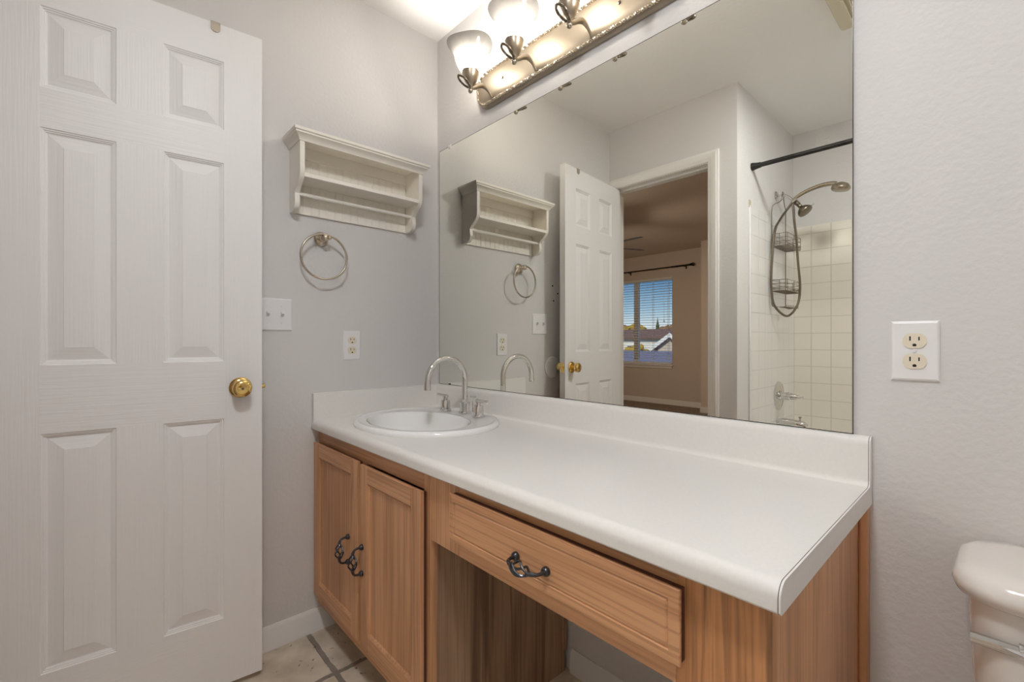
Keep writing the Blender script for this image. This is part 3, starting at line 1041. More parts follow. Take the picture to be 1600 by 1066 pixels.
for i, lx in enumerate((0.404, 0.642, 0.880, 1.118)):
    b = Vector((lx, LY, 2.010))
    # arm: leaves the plate low, humps outwards, ends under the cup
    arm = spline([(lx + 0.006, -0.024, 2.018), (lx + 0.006, -0.040, 2.036), (lx + 0.004, -0.062, 2.048), (lx + 0.002, -0.085, 2.042), (lx, -0.105, 2.028), (lx, LY, 2.020)], 5)
    na = len(arm) - 1
    bm = BM()
    tube(bm, arm, [0.0048 + 0.0052 * math.sin(PI * min(1.0, 1.25 * (1 - k / na))) if k > na * 0.2 else 0.0048 for k in range(na + 1)], 12)
    a_ = obj('arm', bm, 'cup', VL)
    bm = BM()
    ball(bm, b, 0.0090, 16)
    cyl(bm, (lx, LY, 2.016), (lx, LY, 2.021), 0.0055, 12)
    obj('finial', bm, 'ring', a_)
    lp = spline([(lx + 0.005, LY - 0.004, 2.021), (lx + 0.0125, LY - 0.022, 2.030), (lx + 0.0125, LY - 0.042, 2.040), (lx, LY - 0.055, 2.046), (lx - 0.0125, LY - 0.042, 2.040), (lx - 0.0125, LY - 0.022, 2.030), (lx - 0.005, LY - 0.004, 2.021)], 6)
    obj('rope_loop', rope(BM(), lp, 0.0040, 0.010, False), 'nickel_d', a_)
    obj('socket_cup', lathe(BM(), [(0.006, 2.019), (0.009, 2.024), (0.010, 2.030), (0.0175, 2.038), (0.0245, 2.050), (0.029, 2.064), (0.0315, 2.080), (0.0300, 2.0805), (0.0270, 2.064), (0.018, 2.052)],
                            Matrix.Translation((lx, LY, 0)), 24), 'cup', VL)
    bm = BM()
    seg = 36
    rings_ = []
    for r, h in shade_prof:
        wv = max(0.0, (h - 0.06) / 0.06)
        rings_.append([bm.verts.new((lx + r * (1 + 0.035 * wv * math.cos(3 * t)) * math.cos(t), LY + r * (1 + 0.035 * wv * math.cos(3 * t)) * math.sin(t), 2.060 + h + 0.003 * wv * math.cos(3 * t)))
                       for t in [2 * PI * k / seg for k in range(seg)]])
    for A, B in zip(rings_, rings_[1:]):
        for k in range(seg):
            bm.faces.new((A[k], A[(k + 1) % seg], B[(k + 1) % seg], B[k]))
    obj('shade', bm, 'shade', VL, angle=80)
    bm = BM()
    lathe(bm, [(0.0, 0.0), (0.010, 0.0), (0.0105, 0.006), (0.014, 0.012), (0.0185, 0.021), (0.0185, 0.030), (0.014, 0.038), (0.007, 0.0415), (0.0, 0.042)],
          Matrix.Translation((lx, LY, 2.0720)), 16)
    obj('bulb', bm, 'bulb', VL, angle=80)
for x in (0.475, 0.99):
    obj('mounting_screw', lathe(BM(), [(0.0055, 0.0), (0.005, 0.004), (0.0, 0.006)], at((x, -0.0265, 2.066), (0, -1, 0)), 14), 'nickel_d', VL)

# ------------------------------------------------------------------ wall shelf with crown and towel rail
WS = thing('wall_shelf', 'antique white wall shelf with crown moulding and a rail on the left wall', 'shelf', (0.0, -0.39, 1.542))
SY0, SY1, SZ0, SZ1 = -0.632, -0.150, 1.542, 1.790
def side_outline():
    pts = [(0.001, SZ0), (0.030, SZ0)]
    # bottom curve bulges out, then the notch sweeps in and out to the full depth
    for k in range(9):
        a = -PI / 2 + PI * 0.62 * k / 8
        pts.append((0.034 + 0.030 * math.cos(a), SZ0 + 0.032 + 0.032 * math.sin(a)))
    pts += [(0.061, 1.602), (0.067, 1.612), (0.078, 1.621), (0.092, 1.630), (0.104, 1.640), (0.112, 1.652), (0.115, 1.666), (0.115, SZ1)]
    pts.append((0.001, SZ1))
    return pts
for a, b in ((SY0, SY0 + 0.016), (SY1 - 0.016, SY1)):
    bm = BM()
    prism(bm, side_outline(), 1, a, b)
    obj('side_panel', bm, 'shelf', WS, angle=30)
# beadboard back
bm = BM()
n = 15
ys = SY0 + 0.016
wd = (SY1 - SY0 - 0.032) / n
pts = [(0.001, ys)]
for k in range(n):
    y = ys + k * wd
    pts += [(0.008, y + 0.0008), (0.008, y + wd - 0.0062), (0.0070, y + wd - 0.0052), (0.0084, y + wd - 0.0036), (0.0084, y + wd - 0.0024), (0.0070, y + wd - 0.0008)]
pts.append((0.001, ys + n * wd))
prism(bm, pts, 2, SZ0 + 0.001, SZ1)
obj('back_panel', bm, 'bead', WS, angle=25)
obj('shelf_board', box(BM(), 0.0085, 0.114, SY0 + 0.016, SY1 - 0.016, 1.648, 1.662, 0.001, 1), 'shelf', WS)
obj('top_board', box(BM(), 0.001, 0.116, SY0, SY1, SZ1 - 0.004, SZ1 + 0.006), 'shelf', WS, smooth=False)
obj('upper_batten', box(BM(), 0.0085, 0.014, SY0 + 0.016, SY1 - 0.016, 1.745, 1.786), 'shelf', WS, smooth=False)
# crown: mitred round three sides
prof = [(0.000, 1.768), (0.003, 1.768), (0.004, 1.773), (0.008, 1.780), (0.015, 1.787), (0.019, 1.790), (0.019, 1.794), (0.023, 1.797), (0.024, 1.802), (0.024, 1.806), (0.000, 1.806)]
bm = BM()
path = [(0.001, SY0, 0, -1), (0.115, SY0, 1, -1), (0.115, SY1, 1, 1), (0.001, SY1, 0, 1)]
rr = [[bm.verts.new((x + dx * p, y + dy * p, z)) for p, z in prof] for x, y, dx, dy in path]
for A, B in zip(rr, rr[1:]):
    for k in range(len(prof) - 1):
        bm.faces.new((A[k], A[k + 1], B[k + 1], B[k]))
bm.faces.new([r[-1] for r in rr])
bm.faces.new([r[-2] for r in rr])
obj('crown_moulding', bm, 'shelf', WS, angle=25)
obj('rail', cyl(BM(), (0.048, SY0 + 0.014, 1.603), (0.048, SY1 - 0.014, 1.603), 0.0068, 16), 'shelf', WS)

# ------------------------------------------------------------------ towel ring
TR = thing('towel_ring', 'brushed nickel towel ring on the left wall below the white shelf', 'towel ring', (0.0, -0.521, 1.463))
obj('mount', lathe(BM(), [(0.0265, 0.0), (0.0275, 0.004), (0.0260, 0.008), (0.0215, 0.012), (0.0190, 0.014), (0.014, 0.017), (0.0095, 0.024), (0.009, 0.036), (0.010, 0.040)], at((0.0004, -0.521, 1.463), (1, 0, 0)), 28), 'nickel', TR)
bm = BM()
ball(bm, (0.046, -0.521, 1.463), 0.0115, 18)
ball(bm, (0.046, -0.505, 1.463), 0.0075, 14)
obj('post_end', bm, 'nickel', TR)
obj('ring', tube(BM(), [(0.046 + 0.004 * math.sin(a), -0.524 + 0.0825 * math.sin(a), 1.391 + 0.0825 * math.cos(a)) for a in [2 * PI * k / 64 for k in range(64)]], 0.0040, 12, True), 'ring', TR)

# ------------------------------------------------------------------ outlets and switch (built facing -Y, local to the plate centre)
def plate(bm, w, h, t=0.0055):
    rr = []
    for ins, y in ((0.0, -0.0004), (0.0, -0.0015), (0.002, -0.0042), (0.0045, -t)):
        rr.append([bm.verts.new((sx * (w / 2 - ins), y, sz * (h / 2 - ins))) for sx, sz in ((-1, -1), (1, -1), (1, 1), (-1, 1))])
    loft(bm, rr, True)
    bm.faces.new(rr[0])
    return bm
def make_outlet(label):
    t = thing('wall_outlet', label, 'outlet')
    obj('cover_plate', plate(BM(), 0.0705, 0.1145), 'plast', t, smooth=False, local=True)
    for s in (-1, 1):
        zc = s * 0.0195
        out = []
        for sx in (1, -1):
            for k in range(9):
                a = (-PI / 3 + 2 * PI / 3 * k / 8) if sx == 1 else (PI - PI / 3 + 2 * PI / 3 * k / 8)
                out.append((0.0175 * math.cos(a) if abs(math.cos(a)) > 0 else 0, zc + 0.0165 * math.sin(a)))
        out = [(max(-0.0172, min(0.0172, x * 1.0)), max(zc - 0.0140, min(zc + 0.0140, z))) for x, z in out]
        r = obj('receptacle', prism(BM(), out, 1, -0.0075, -0.0050), 'ivory', t, smooth=False, local=True)
        bm = BM()
        box(bm, -0.0075, -0.0053, -0.0079, -0.0074, zc + 0.000, zc + 0.0085)
        box(bm, 0.0055, 0.0075, -0.0079, -0.0074, zc + 0.0005, zc + 0.0075)
        prism(bm, [(0.003 * math.cos(a), zc - 0.0085 + max(-0.0022, 0.003 * math.sin(a))) for a in [2 * PI * k / 14 for k in range(14)]], 1, -0.0079, -0.0074)
        obj('slots', bm, 'black', r, smooth=False, local=True)
    obj('screw', lathe(BM(), [(0.0032, 0.0), (0.0028, 0.0012), (0.0, 0.0016)], at((0, -0.0055, 0), (0, -1, 0)), 12), 'plast', t, local=True)
    return t
ol = make_outlet('white wall outlet with ivory sockets to the right of the large mirror')
ol.location = (1.634, 0.0, 1.061)
o2 = copy_tree(ol, None, (0.0, -0.4015, 1.063), (0, 0, PI / 2), 'white wall outlet with ivory sockets on the left wall above the side splash')
sw = thing('light_switch', 'white double toggle light switch beside the open door edge', 'light switch', (0.0, -0.681, 1.1735))
sw.rotation_euler = (0, 0, PI / 2)
obj('cover_plate', plate(BM(), 0.116, 0.1145), 'plast', sw, smooth=False, local=True)
for x in (-0.023, 0.023):
    bm = BM()
    box(bm, x - 0.0052, x + 0.0052, -0.0062, -0.005, -0.012, 0.012)
    tg = obj('toggle', bm, 'plast', sw, smooth=False, local=True)
    bm = BM()
    prism(bm, [(-0.005, -0.007), (-0.019, 0.003), (-0.0185, 0.011), (-0.005, 0.007)], 0, x - 0.0044, x + 0.0044)
    obj('lever', bm, 'plast', tg, smooth=False, local=True)
    for z in (-0.030, 0.030):
        obj('screw', lathe(BM(), [(0.003, 0.0), (0.0026, 0.001), (0.0, 0.0014)], at((x, -0.0055, z), (0, -1, 0)), 12), 'plast', sw, local=True)

# ------------------------------------------------------------------ toilet
TL = thing('toilet', 'off-white toilet with chrome band on the tank against the mirror wall', 'toilet', (1.93, -0.30, 0.0))
def rrect(x0, x1, y0, y1, r, n=6, bow=0.0):
    out = []
    for cx_, cy_, a0 in ((x1 - r, y0 + r, -PI / 2), (x1 - r, y1 - r, 0), (x0 + r, y1 - r, PI / 2), (x0 + r, y0 + r, PI)):
        for k in range(n + 1):
            a = a0 + PI / 2 * k / n
            x, y = cx_ + r * math.cos(a), cy_ + r * math.sin(a)
            out.append((x, y))
    return out
def rr_loft(bm, lv, cap0=True, cap1=True):
    rr = [[bm.verts.new((x, y, z)) for x, y in rrect(*p)] for *p, z in lv]
    loft(bm, rr)
    if cap0:
        bm.faces.new(rr[0][::-1])
    if cap1:
        bm.faces.new(rr[-1])
    return bm
obj('tank', rr_loft(BM(), [(1.735, 2.125, -0.195, -0.025, 0.045, 0.39), (1.722, 2.138, -0.205, -0.022, 0.045, 0.45), (1.712, 2.148, -0.212, -0.020, 0.045, 0.70)]), 'toilet', TL, angle=40)
obj('tank_lid', rr_loft(BM(), [(1.708, 2.152, -0.214, -0.018, 0.050, 0.698), (1.699, 2.161, -0.224, -0.012, 0.058, 0.703), (1.694, 2.166, -0.230, -0.010, 0.062, 0.716),
                               (1.695, 2.165, -0.229, -0.010, 0.062, 0.724), (1.701, 2.159, -0.223, -0.015, 0.060, 0.735), (1.712, 2.148, -0.212, -0.024, 0.055, 0.741), (1.735, 2.12, -0.19, -0.045, 0.045, 0.743)]), 'toilet', TL, angle=50)
bm = BM()
prism(bm, [(-0.2095, 0.640), (-0.2095, 0.656), (-0.2155, 0.656), (-0.2185, 0.652), (-0.2175, 0.646), (-0.2135, 0.640)], 0, 1.716, 2.144)
obj('chrome_band', bm, 'chrome', TL)
bm = BM()
lathe(bm, [(0.012, 0.0), (0.013, 0.004), (0.010, 0.010), (0.006, 0.012)], at((1.835, -0.211, 0.668), (0, -1, 0)), 18)
tube(bm, spline([(1.835, -0.222, 0.668), (1.81, -0.226, 0.666), (1.785, -0.228, 0.664), (1.764, -0.228, 0.662)], 5), [0.0055] * 15 + [0.0065], 12)
obj('flush_lever', bm, 'chrome', TL)
def oval(cx_, cy_, a, bf, bbk, z, bm, n=40):
    return [bm.verts.new((cx_ + a * math.cos(t), cy_ + (bbk if math.sin(t) > 0 else bf) * math.sin(t), z)) for t in [2 * PI * k / n for k in range(n)]]
bm = BM()
rr = [oval(1.93, -0.38, a, f, bk, z, bm) for a, f, bk, z in ((0.115, 0.20, 0.20, 0.0), (0.11, 0.19, 0.20, 0.04), (0.10, 0.17, 0.19, 0.12), (0.12, 0.22, 0.20, 0.22), (0.165, 0.30, 0.20, 0.33), (0.182, 0.325, 0.20, 0.375), (0.182, 0.325, 0.20, 0.39))]
loft(bm, rr, True)
bm.faces.new(rr[0])
obj('bowl', bm, 'toilet', TL, angle=50)
obj('tank_shelf', rr_loft(BM(), [(1.78, 2.08, -0.24, -0.03, 0.03, 0.30), (1.76, 2.10, -0.25, -0.03, 0.03, 0.389)]), 'toilet', TL)
bm = BM()
rr = [oval(1.93, -0.40, a, f, bk, z, bm) for a, f, bk, z in ((0.176, 0.305, 0.165, 0.391), (0.186, 0.315, 0.170, 0.396), (0.186, 0.315, 0.170, 0.412), (0.178, 0.307, 0.165, 0.424), (0.10, 0.20, 0.10, 0.430))]
loft(bm, rr, True)
bm.faces.new(rr[0])
obj('seat_lid', bm, 'plast', TL, angle=50)

# ------------------------------------------------------------------ bathtub and shower fittings
TB = thing('bathtub', 'white bathtub in the tiled alcove facing the mirror', 'bathtub', (1.56, -1.89, 0.0))
bm = BM()
TX0, TX1, TY0, TY1 = ALC_X + 0.012, RIGHT - 0.004, ALC_Y + 0.012, -1.512
outer = [(TX0, TX1, TY0, TY1, 0.01, 0.0), (TX0, TX1, TY0, TY1, 0.01, 0.385), (TX0 + 0.003, TX1 - 0.003, TY0 + 0.003, TY1 - 0.003, 0.012, 0.398), (TX0 + 0.012, TX1 - 0.012, TY0 + 0.012, TY1 - 0.012, 0.02, 0.400),
         (TX0 + 0.07, TX1 - 0.07, TY0 + 0.055, TY1 - 0.065, 0.12, 0.400), (TX0 + 0.085, TX1 - 0.085, TY0 + 0.068, TY1 - 0.078, 0.12, 0.390), (TX0 + 0.11, TX1 - 0.16, TY0 + 0.10, TY1 - 0.11, 0.13, 0.20), (TX0 + 0.15, TX1 - 0.24, TY0 + 0.14, TY1 - 0.15, 0.12, 0.075), (TX0 + 0.22, TX1 - 0.32, TY0 + 0.2, TY1 - 0.21, 0.08, 0.065)]
rr_loft(bm, outer, True, True)
obj('tub_shell', bm, 'porc', TB, angle=40)
obj('tub_drain', lathe(BM(), [(0.03, 0.0), (0.03, 0.002), (0.0, 0.003)], at((TX0 + 0.27, -1.90, 0.0652)), 20), 'chrome', TB)
obj('overflow_plate', lathe(BM(), [(0.036, 0.0), (0.036, 0.003), (0.03, 0.006), (0.0, 0.007)], at((TX0 + 0.100, -1.895, 0.30), (1, 0, 0.12)), 24), 'chrome', TB)

SHY = -1.942
WX = ALC_X + 0.008       # face of the tiles on the head wall
SH = thing('overhead_shower', 'brushed nickel fixed shower head angled down from its wall arm', 'shower head', (ALC_X, SHY, 1.965))
obj('escutcheon', lathe(BM(), [(0.030, 0.0), (0.030, 0.002), (0.024, 0.008), (0.013, 0.012)], at((ALC_X + 0.0004, SHY, 1.968), (1, 0, 0)), 24), 'chrome', SH)
bm = BM()
tube(bm, spline([(ALC_X + 0.004, SHY, 1.968), (ALC_X + 0.030, SHY, 1.968), (ALC_X + 0.055, SHY, 1.960), (ALC_X + 0.080, SHY, 1.938), (ALC_X + 0.110, SHY, 1.906)], 6), 0.0075, 12)
obj('shower_arm', bm, 'chrome', SH)
bm = BM()
tube(bm, [(0.893, SHY, 1.924), (0.905, SHY, 1.910), (0.921, SHY, 1.892)], [0.013, 0.015, 0.013], 14)
cyl(bm, (0.910, SHY + 0.010, 1.914), (0.910, SHY + 0.0195, 1.914), 0.008, 14)
obj('diverter', bm, 'nickel_d', SH)
hd = Vector((0.62, 0.10, -0.78)).normalized()
obj('spray_head', lathe(BM(), [(0.0095, 0.0), (0.0115, 0.010), (0.012, 0.020), (0.010, 0.024), (0.014, 0.030), (0.030, 0.044), (0.0385, 0.056), (0.041, 0.066), (0.0395, 0.071), (0.033, 0.073), (0.0, 0.074)],
                        at((0.917, SHY, 1.895), hd), 28), 'nickel_d', SH)
bm = BM()
hp = Vector((0.917, SHY, 1.895)) + hd * 0.066
side = Vector((0.78, 0, 0.62)).normalized()
cyl(bm, hp + side * 0.038, hp + side * 0.056, 0.0035, 8)
obj('spray_selector', bm, 'chrome', SH)

HS = thing('hand_shower', 'brushed nickel hand shower with a long looped hose hung in its holder', 'hand shower', (0.915, SHY + 0.030, 1.925))
hpts = spline([(0.902, SHY + 0.030, 1.912), (0.922, SHY + 0.030, 1.930), (0.950, SHY + 0.030, 1.945), (0.990, SHY + 0.030, 1.958), (1.040, SHY + 0.030, 1.967), (1.085, SHY + 0.030, 1.967), (1.115, SHY + 0.030, 1.960)], 6)
obj('hose_end', cyl(BM(), (0.897, SHY + 0.030, 1.905), (0.926, SHY + 0.030, 1.934), 0.0092, 14), 'chrome', HS)
obj('handle', tube(BM(), hpts, [0.0095 + 0.0035 * (k / len(hpts)) for k in range(len(hpts))], 14), 'shwr', HS)
sd = Vector((-0.16, 0.03, -1)).normalized()
obj('spray_head', lathe(BM(), [(0.0, -0.022), (0.018, -0.020), (0.034, -0.012), (0.044, 0.002), (0.046, 0.012), (0.044, 0.016), (0.040, 0.022), (0.034, 0.024), (0.0, 0.025)],
                        at((1.136, SHY + 0.030, 1.940), sd), 28), 'shwr', HS)
hose = spline([(0.900, SHY + 0.030, 1.908), (0.874, SHY + 0.040, 1.866), (0.848, SHY + 0.085, 1.800), (0.836, SHY + 0.143, 1.715), (0.823, SHY + 0.152, 1.50), (0.824, SHY + 0.155, 1.38), (0.838, SHY + 0.146, 1.285),
               (0.876, SHY + 0.055, 1.228), (0.914, SHY + 0.00, 1.29), (0.926, SHY - 0.012, 1.40), (0.918, SHY, 1.56), (0.912, SHY + 0.01, 1.70), (0.905, SHY + 0.024, 1.80), (0.904, SHY + 0.030, 1.850), (0.901, SHY + 0.034, 1.890)], 10)
obj('hose', tube(BM(), hose, 0.0068, 10), 'nickel_d', HS)

CD = thing('shower_caddy', 'wire shower caddy with two baskets hanging behind the looped shower hose', 'caddy', (0.85, SHY, 1.90))
W_ = 0.0017
ya, yb = SHY - 0.125, SHY + 0.125
xb, xf = 0.8165, 0.898
bm = BM()
for s in (-1, 1):
    yo = SHY + s * 0.125
    tube(bm, spline([(0.838, SHY + s * 0.015, 1.958), (0.838, SHY + s * 0.017, 1.938), (0.832, SHY + s * 0.05, 1.915), (0.824, SHY + s * 0.10, 1.895), (xb, yo, 1.86), (xb, yo, 1.70), (xb, yo, 1.40), (xb, yo, 1.30), (xb + 0.012, yo, 1.283), (xb + 0.03, yo, 1.281)], 5), 0.0024, 8)
tube(bm, spline([(0.838, SHY - 0.015, 1.958), (0.838, SHY - 0.012, 1.979), (0.838, SHY, 1.9865), (0.838, SHY + 0.012, 1.979), (0.838, SHY + 0.015, 1.958)], 5), 0.0024, 8)
obj('frame', bm, 'nickel_d', CD)
def basket(z0, z1):
    bm = BM()
    for z in (z0, z0 + 0.014) + tuple(z0 + (z1 - z0) * k / 3 for k in (1, 2, 3)):
        tube(bm, [(xb, ya, z), (xf, ya, z), (xf, yb, z), (xb, yb, z)], W_, 6, True)
    for k in range(1, 13):
        y = ya + (yb - ya) * k / 13
        tube(bm, [(xb, y, z0), (xf, y, z0), (xf, y, z0 + 0.014)], W_, 6)
    for y in (ya, (ya + yb) / 2, yb):
        tube(bm, [(xf, y, z0), (xf, y, z1)], W_, 6)
    for s in (ya, yb):
        tube(bm, [((xb + xf) / 2, s, z0), ((xb + xf) / 2, s, z1)], W_, 6)
    return obj('basket', bm, 'nickel_d', CD)
basket(1.640, 1.712)
basket(1.375, 1.440)
bm = BM()
for x in (xb + 0.03, xb + 0.070):
    tube(bm, [(x, ya, 1.281), (x, yb, 1.281)], 0.0022, 6)
for k in range(8):
    y = ya + 0.02 + (yb - ya - 0.04) * k / 7
    tube(bm, [(xb + 0.03, y, 1.281), (xb + 0.070, y, 1.281), (xb + 0.076, y, 1.292)], W_, 6)
obj('soap_tray', bm, 'nickel_d', CD)

SV = thing('shower_valve', 'round chrome shower valve with a pointed lever on the tiled wall', 'valve', (WX, -1.962, 0.745))
obj('trim_plate', lathe(BM(), [(0.088, 0.0), (0.088, 0.002), (0.082, 0.006), (0.05, 0.009), (0.03, 0.010)], at((WX + 0.0004, -1.962, 0.745), (1, 0, 0)), 40), 'chrome', SV)
obj('valve_body', lathe(BM(), [(0.030, 0.0), (0.030, 0.006), (0.024, 0.010), (0.022, 0.040), (0.025, 0.044), (0.025, 0.052), (0.02, 0.056)], at((WX + 0.009, -1.962, 0.745), (1, 0, 0)), 28), 'chrome', SV)
obj('lever', lathe(BM(), [(0.020, 0.0), (0.020, 0.010), (0.017, 0.025), (0.011, 0.042), (0.006, 0.054), (0.0065, 0.058), (0.0085, 0.063), (0.006, 0.068), (0.0, 0.069)], at((WX + 0.064, -1.962, 0.745), (1, 0, -0.06)), 22), 'chrome', SV)

TS = thing('tub_spout', 'chrome tub spout below the shower valve', 'spout', (WX, -1.955, 0.585))
bm = BM()
lathe(bm, [(0.028, 0.0), (0.028, 0.004), (0.024, 0.008)], at((WX + 0.0004, -1.955, 0.585), (1, 0, 0)), 24)
tube(bm, [(WX + 0.004, -1.955, 0.585), (WX + 0.05, -1.955, 0.586), (WX + 0.10, -1.955, 0.584), (WX + 0.135, -1.955, 0.578), (WX + 0.150, -1.955, 0.570)], [0.021, 0.024, 0.025, 0.024, 0.019], 20)
obj('spout_body', bm, 'chrome', TS)
obj('diverter_knob', lathe(BM(), [(0.004, 0.0), (0.004, 0.012), (0.009, 0.016), (0.009, 0.022), (0.0, 0.024)], at((WX + 0.118, -1.955, 0.606)), 16), 'chrome', TS)

SR = thing('shower_rod', 'black tension shower rod across the tub alcove', 'curtain rod', (1.56, -1.548, 2.046))
bm = BM()
cyl(bm, (ALC_X + 0.028, -1.548, 2.046), (1.42, -1.548, 2.046), 0.0125, 20)
obj('outer_tube', bm, 'rodblk', SR)
obj('inner_tube', cyl(BM(), (1.42, -1.548, 2.046), (RIGHT - 0.028, -1.548, 2.046), 0.0145, 20), 'rodblk', SR)
for x, d in ((ALC_X + 0.0004, 1), (RIGHT - 0.0004, -1)):
    obj('end_cup', lathe(BM(), [(0.022, 0.0), (0.0215, 0.006), (0.016, 0.030), (0.015, 0.045), (0.0125, 0.046)], at((x, -1.548, 2.046), (d, 0, 0)), 24), 'rodblk', SR)

CV = thing('ceiling_vent', 'cream louvred exhaust fan with an added fill-light lens on the bathroom ceiling', 'vent', (1.44, -1.10, CEIL))
bm = BM()
rr_loft(bm, [(1.270, 1.640, -1.235, -0.965, 0.008, CEIL - 0.0005), (1.270, 1.640, -1.235, -0.965, 0.008, CEIL - 0.012), (1.278, 1.632, -1.227, -0.973, 0.010, CEIL - 0.028), (1.300, 1.610, -1.205, -0.995, 0.006, CEIL - 0.030)])
obj('housing', bm, 'vent', CV, angle=30)
for k in range(5):
    x = 1.312 + k * 0.018
    bm = BM()
    prism(bm, [(x, CEIL - 0.0302), (x + 0.008, CEIL - 0.0302), (x + 0.014, CEIL - 0.036), (x + 0.011, CEIL - 0.0375)], 1, -1.20, -1.00)
    obj('louvre', bm, 'vent', CV, smooth=False)
bm = BM()
rr_loft(bm, [(1.410, 1.600, -1.198, -1.002, 0.020, CEIL - 0.0302), (1.412, 1.598, -1.196, -1.004, 0.020, CEIL - 0.036), (1.425, 1.585, -1.183, -1.017, 0.020, CEIL - 0.042)])
obj('lens', bm, 'ventfill', CV, angle=30)  # glowing lens added to fill the room, out of view

# ------------------------------------------------------------------ bedroom seen through the doorway
BX0, BX1 = -4.3, ALC_X - 0.115
by1 = ENTRY - 0.115
struct('floor_bedroom', box(BM(), BX0, OP_X1 + 0.20, BED_Y, by1 - 0.0005, -0.12, BED_FZ), 'carpet', smooth=False)
struct('ceiling_bedroom', box(BM(), BX0 - 0.1, BX1, BED_Y - 0.14, by1 - 0.001, BED_CZ, BED_CZ + 0.1), 'bedc', smooth=False)
struct('wall_bedroom_left', box(BM(), BX0 - 0.1, BX0, BED_Y - 0.14, by1, -0.1, BED_CZ), 'bed', smooth=False)
struct('wall_bedroom_right', box(BM(), BX1, BX1 + 0.1, BED_Y - 0.14, ALC_Y - 0.121, -0.1, BED_CZ + 0.1), 'bed', smooth=False)
bm = BM()
box(bm, BX0, -0.121, by1 - 0.001, by1 + 0.1, -0.1, BED_CZ)
box(bm, -0.121, BX1, by1 + 0.0005, by1 + 0.1, CEIL + 0.101, BED_CZ + 0.1)
struct('wall_bedroom_near', bm, 'bed', smooth=False)
WNX0, WNX1, WNZ0, WNZ1 = -3.36, -1.940, 0.690, 2.141
bm = BM()
prism(bm, [(BX0, -0.1), (BX1, -0.1), (BX1, BED_CZ), (BX0, BED_CZ)], 1, BED_Y - 0.14, BED_Y)
bm.free()
bm = BM()
for x0, x1, z0, z1 in ((BX0, WNX0, -0.1, BED_CZ), (WNX1, BX1, -0.1, BED_CZ), (WNX0, WNX1, -0.1, WNZ0), (WNX0, WNX1, WNZ1, BED_CZ)):
    box(bm, x0, x1, BED_Y - 0.14, BED_Y, z0, z1)
struct('wall_bedroom_window', bm, 'bed', smooth=False)
struct('wall_closet', box(BM(), -1.256, BX1, BED_Y, -5.405, -0.1, BED_CZ), 'bed', smooth=False)
baseboard_x('baseboard_bedroom', BX0, -1.272, BED_Y, 1, 0.085, 'trim', BED_FZ)
bm = BM()
box(bm, -1.270, -1.256, BED_Y, -5.391, BED_FZ, BED_FZ + 0.085, 0.003)
box(bm, -1.256, BX1 - 0.001, -5.405, -5.391, BED_FZ, BED_FZ + 0.085, 0.003)
struct('baseboard_closet', bm, 'trim')

bm = BM()
fy0, fy1 = BED_Y - 0.11, BED_Y - 0.06
t = 0.035
box(bm, WNX0, WNX0 + t, fy0, fy1, WNZ0, WNZ1); box(bm, WNX1 - t, WNX1, fy0, fy1, WNZ0, WNZ1)
box(bm, WNX0 + t, WNX1 - t, fy0, fy1, WNZ0, WNZ0 + t); box(bm, WNX0 + t, WNX1 - t, fy0, fy1, WNZ1 - t, WNZ1)
win = struct('window_1', bm, 'trim', smooth=False)
obj('mullion', box(BM(), -2.690, -2.605, fy0, fy1 + 0.008, WNZ0 + t, WNZ1 - t), 'trim', win, smooth=False)
for x0, x1 in ((WNX0 + t, -2.690), (-2.605, WNX1 - t)):
    obj('window_pane', box(BM(), x0, x1, fy0 + 0.018, fy0 + 0.022, WNZ0 + t, WNZ1 - t), 'pane', win, smooth=False)
obj('window_sill', box(BM(), WNX0 - 0.03, WNX1 + 0.025, BED_Y - 0.06, BED_Y + 0.035, WNZ0 - 0.022, WNZ0 + 0.001, 0.004), 'trim', win)
obj('sill_apron', box(BM(), WNX0, WNX1, BED_Y + 0.0005, BED_Y + 0.014, WNZ0 - 0.065, WNZ0 - 0.022), 'trim', win, smooth=False)

BL = thing('window_blind', 'open horizontal slat blind in the bedroom window', 'blind', (-2.65, BED_Y - 0.02, WNZ1))
obj('headrail', box(BM(), WNX0 + 0.006, WNX1 - 0.006, BED_Y - 0.050, BED_Y - 0.004, WNZ1 - 0.036, WNZ1 - 0.001), 'slat', BL, smooth=False)
ns = 31
s0 = None
for k in range(ns):
    z = WNZ1 - 0.060 - k * 0.0432
    if s0 is None:
        bm = BM()
        prism(bm, [(-0.024, 0.0035), (-0.012, 0.0058), (0.0, 0.0066), (0.012, 0.0058), (0.024, 0.0035), (0.024, 0.0010), (0.012, 0.0033), (0.0, 0.0041), (-0.012, 0.0033), (-0.024, 0.0010)], 0, WNX0 + 0.008 + 2.65, WNX1 - 0.008 + 2.65)
        s0 = obj('slat', bm, 'slat', BL, local=True)
        s = s0
    else:
        s = s0.copy()
        COL.objects.link(s)
        s.parent = BL
    s.location = (0, -0.007, z - WNZ1)
obj('bottom_rail', box(BM(), WNX0 + 0.008, WNX1 - 0.008, BED_Y - 0.050, BED_Y - 0.004, WNZ0 + 0.004, WNZ0 + 0.022, 0.003), 'slat', BL)
for x in (-3.20, -2.30, -2.02):
    bm = BM()
    for y in (-0.048, -0.006):
        box(bm, x - 0.0025, x + 0.0025, BED_Y + y - 0.0008, BED_Y + y + 0.0008, WNZ0 + 0.02, WNZ1 - 0.03)
    obj('ladder_tape', bm, 'slat', BL, smooth=False)
bm = BM()
cyl(bm, (-2.085, BED_Y + 0.002, WNZ1 - 0.02), (-2.085, BED_Y + 0.002, 1.42), 0.0018, 6)
lathe(bm, [(0.0, 0.0), (0.008, 0.004), (0.010, 0.03), (0.004, 0.045)], at((-2.085, BED_Y + 0.002, 1.385)), 10)
obj('pull_cord', bm, 'slat', BL)

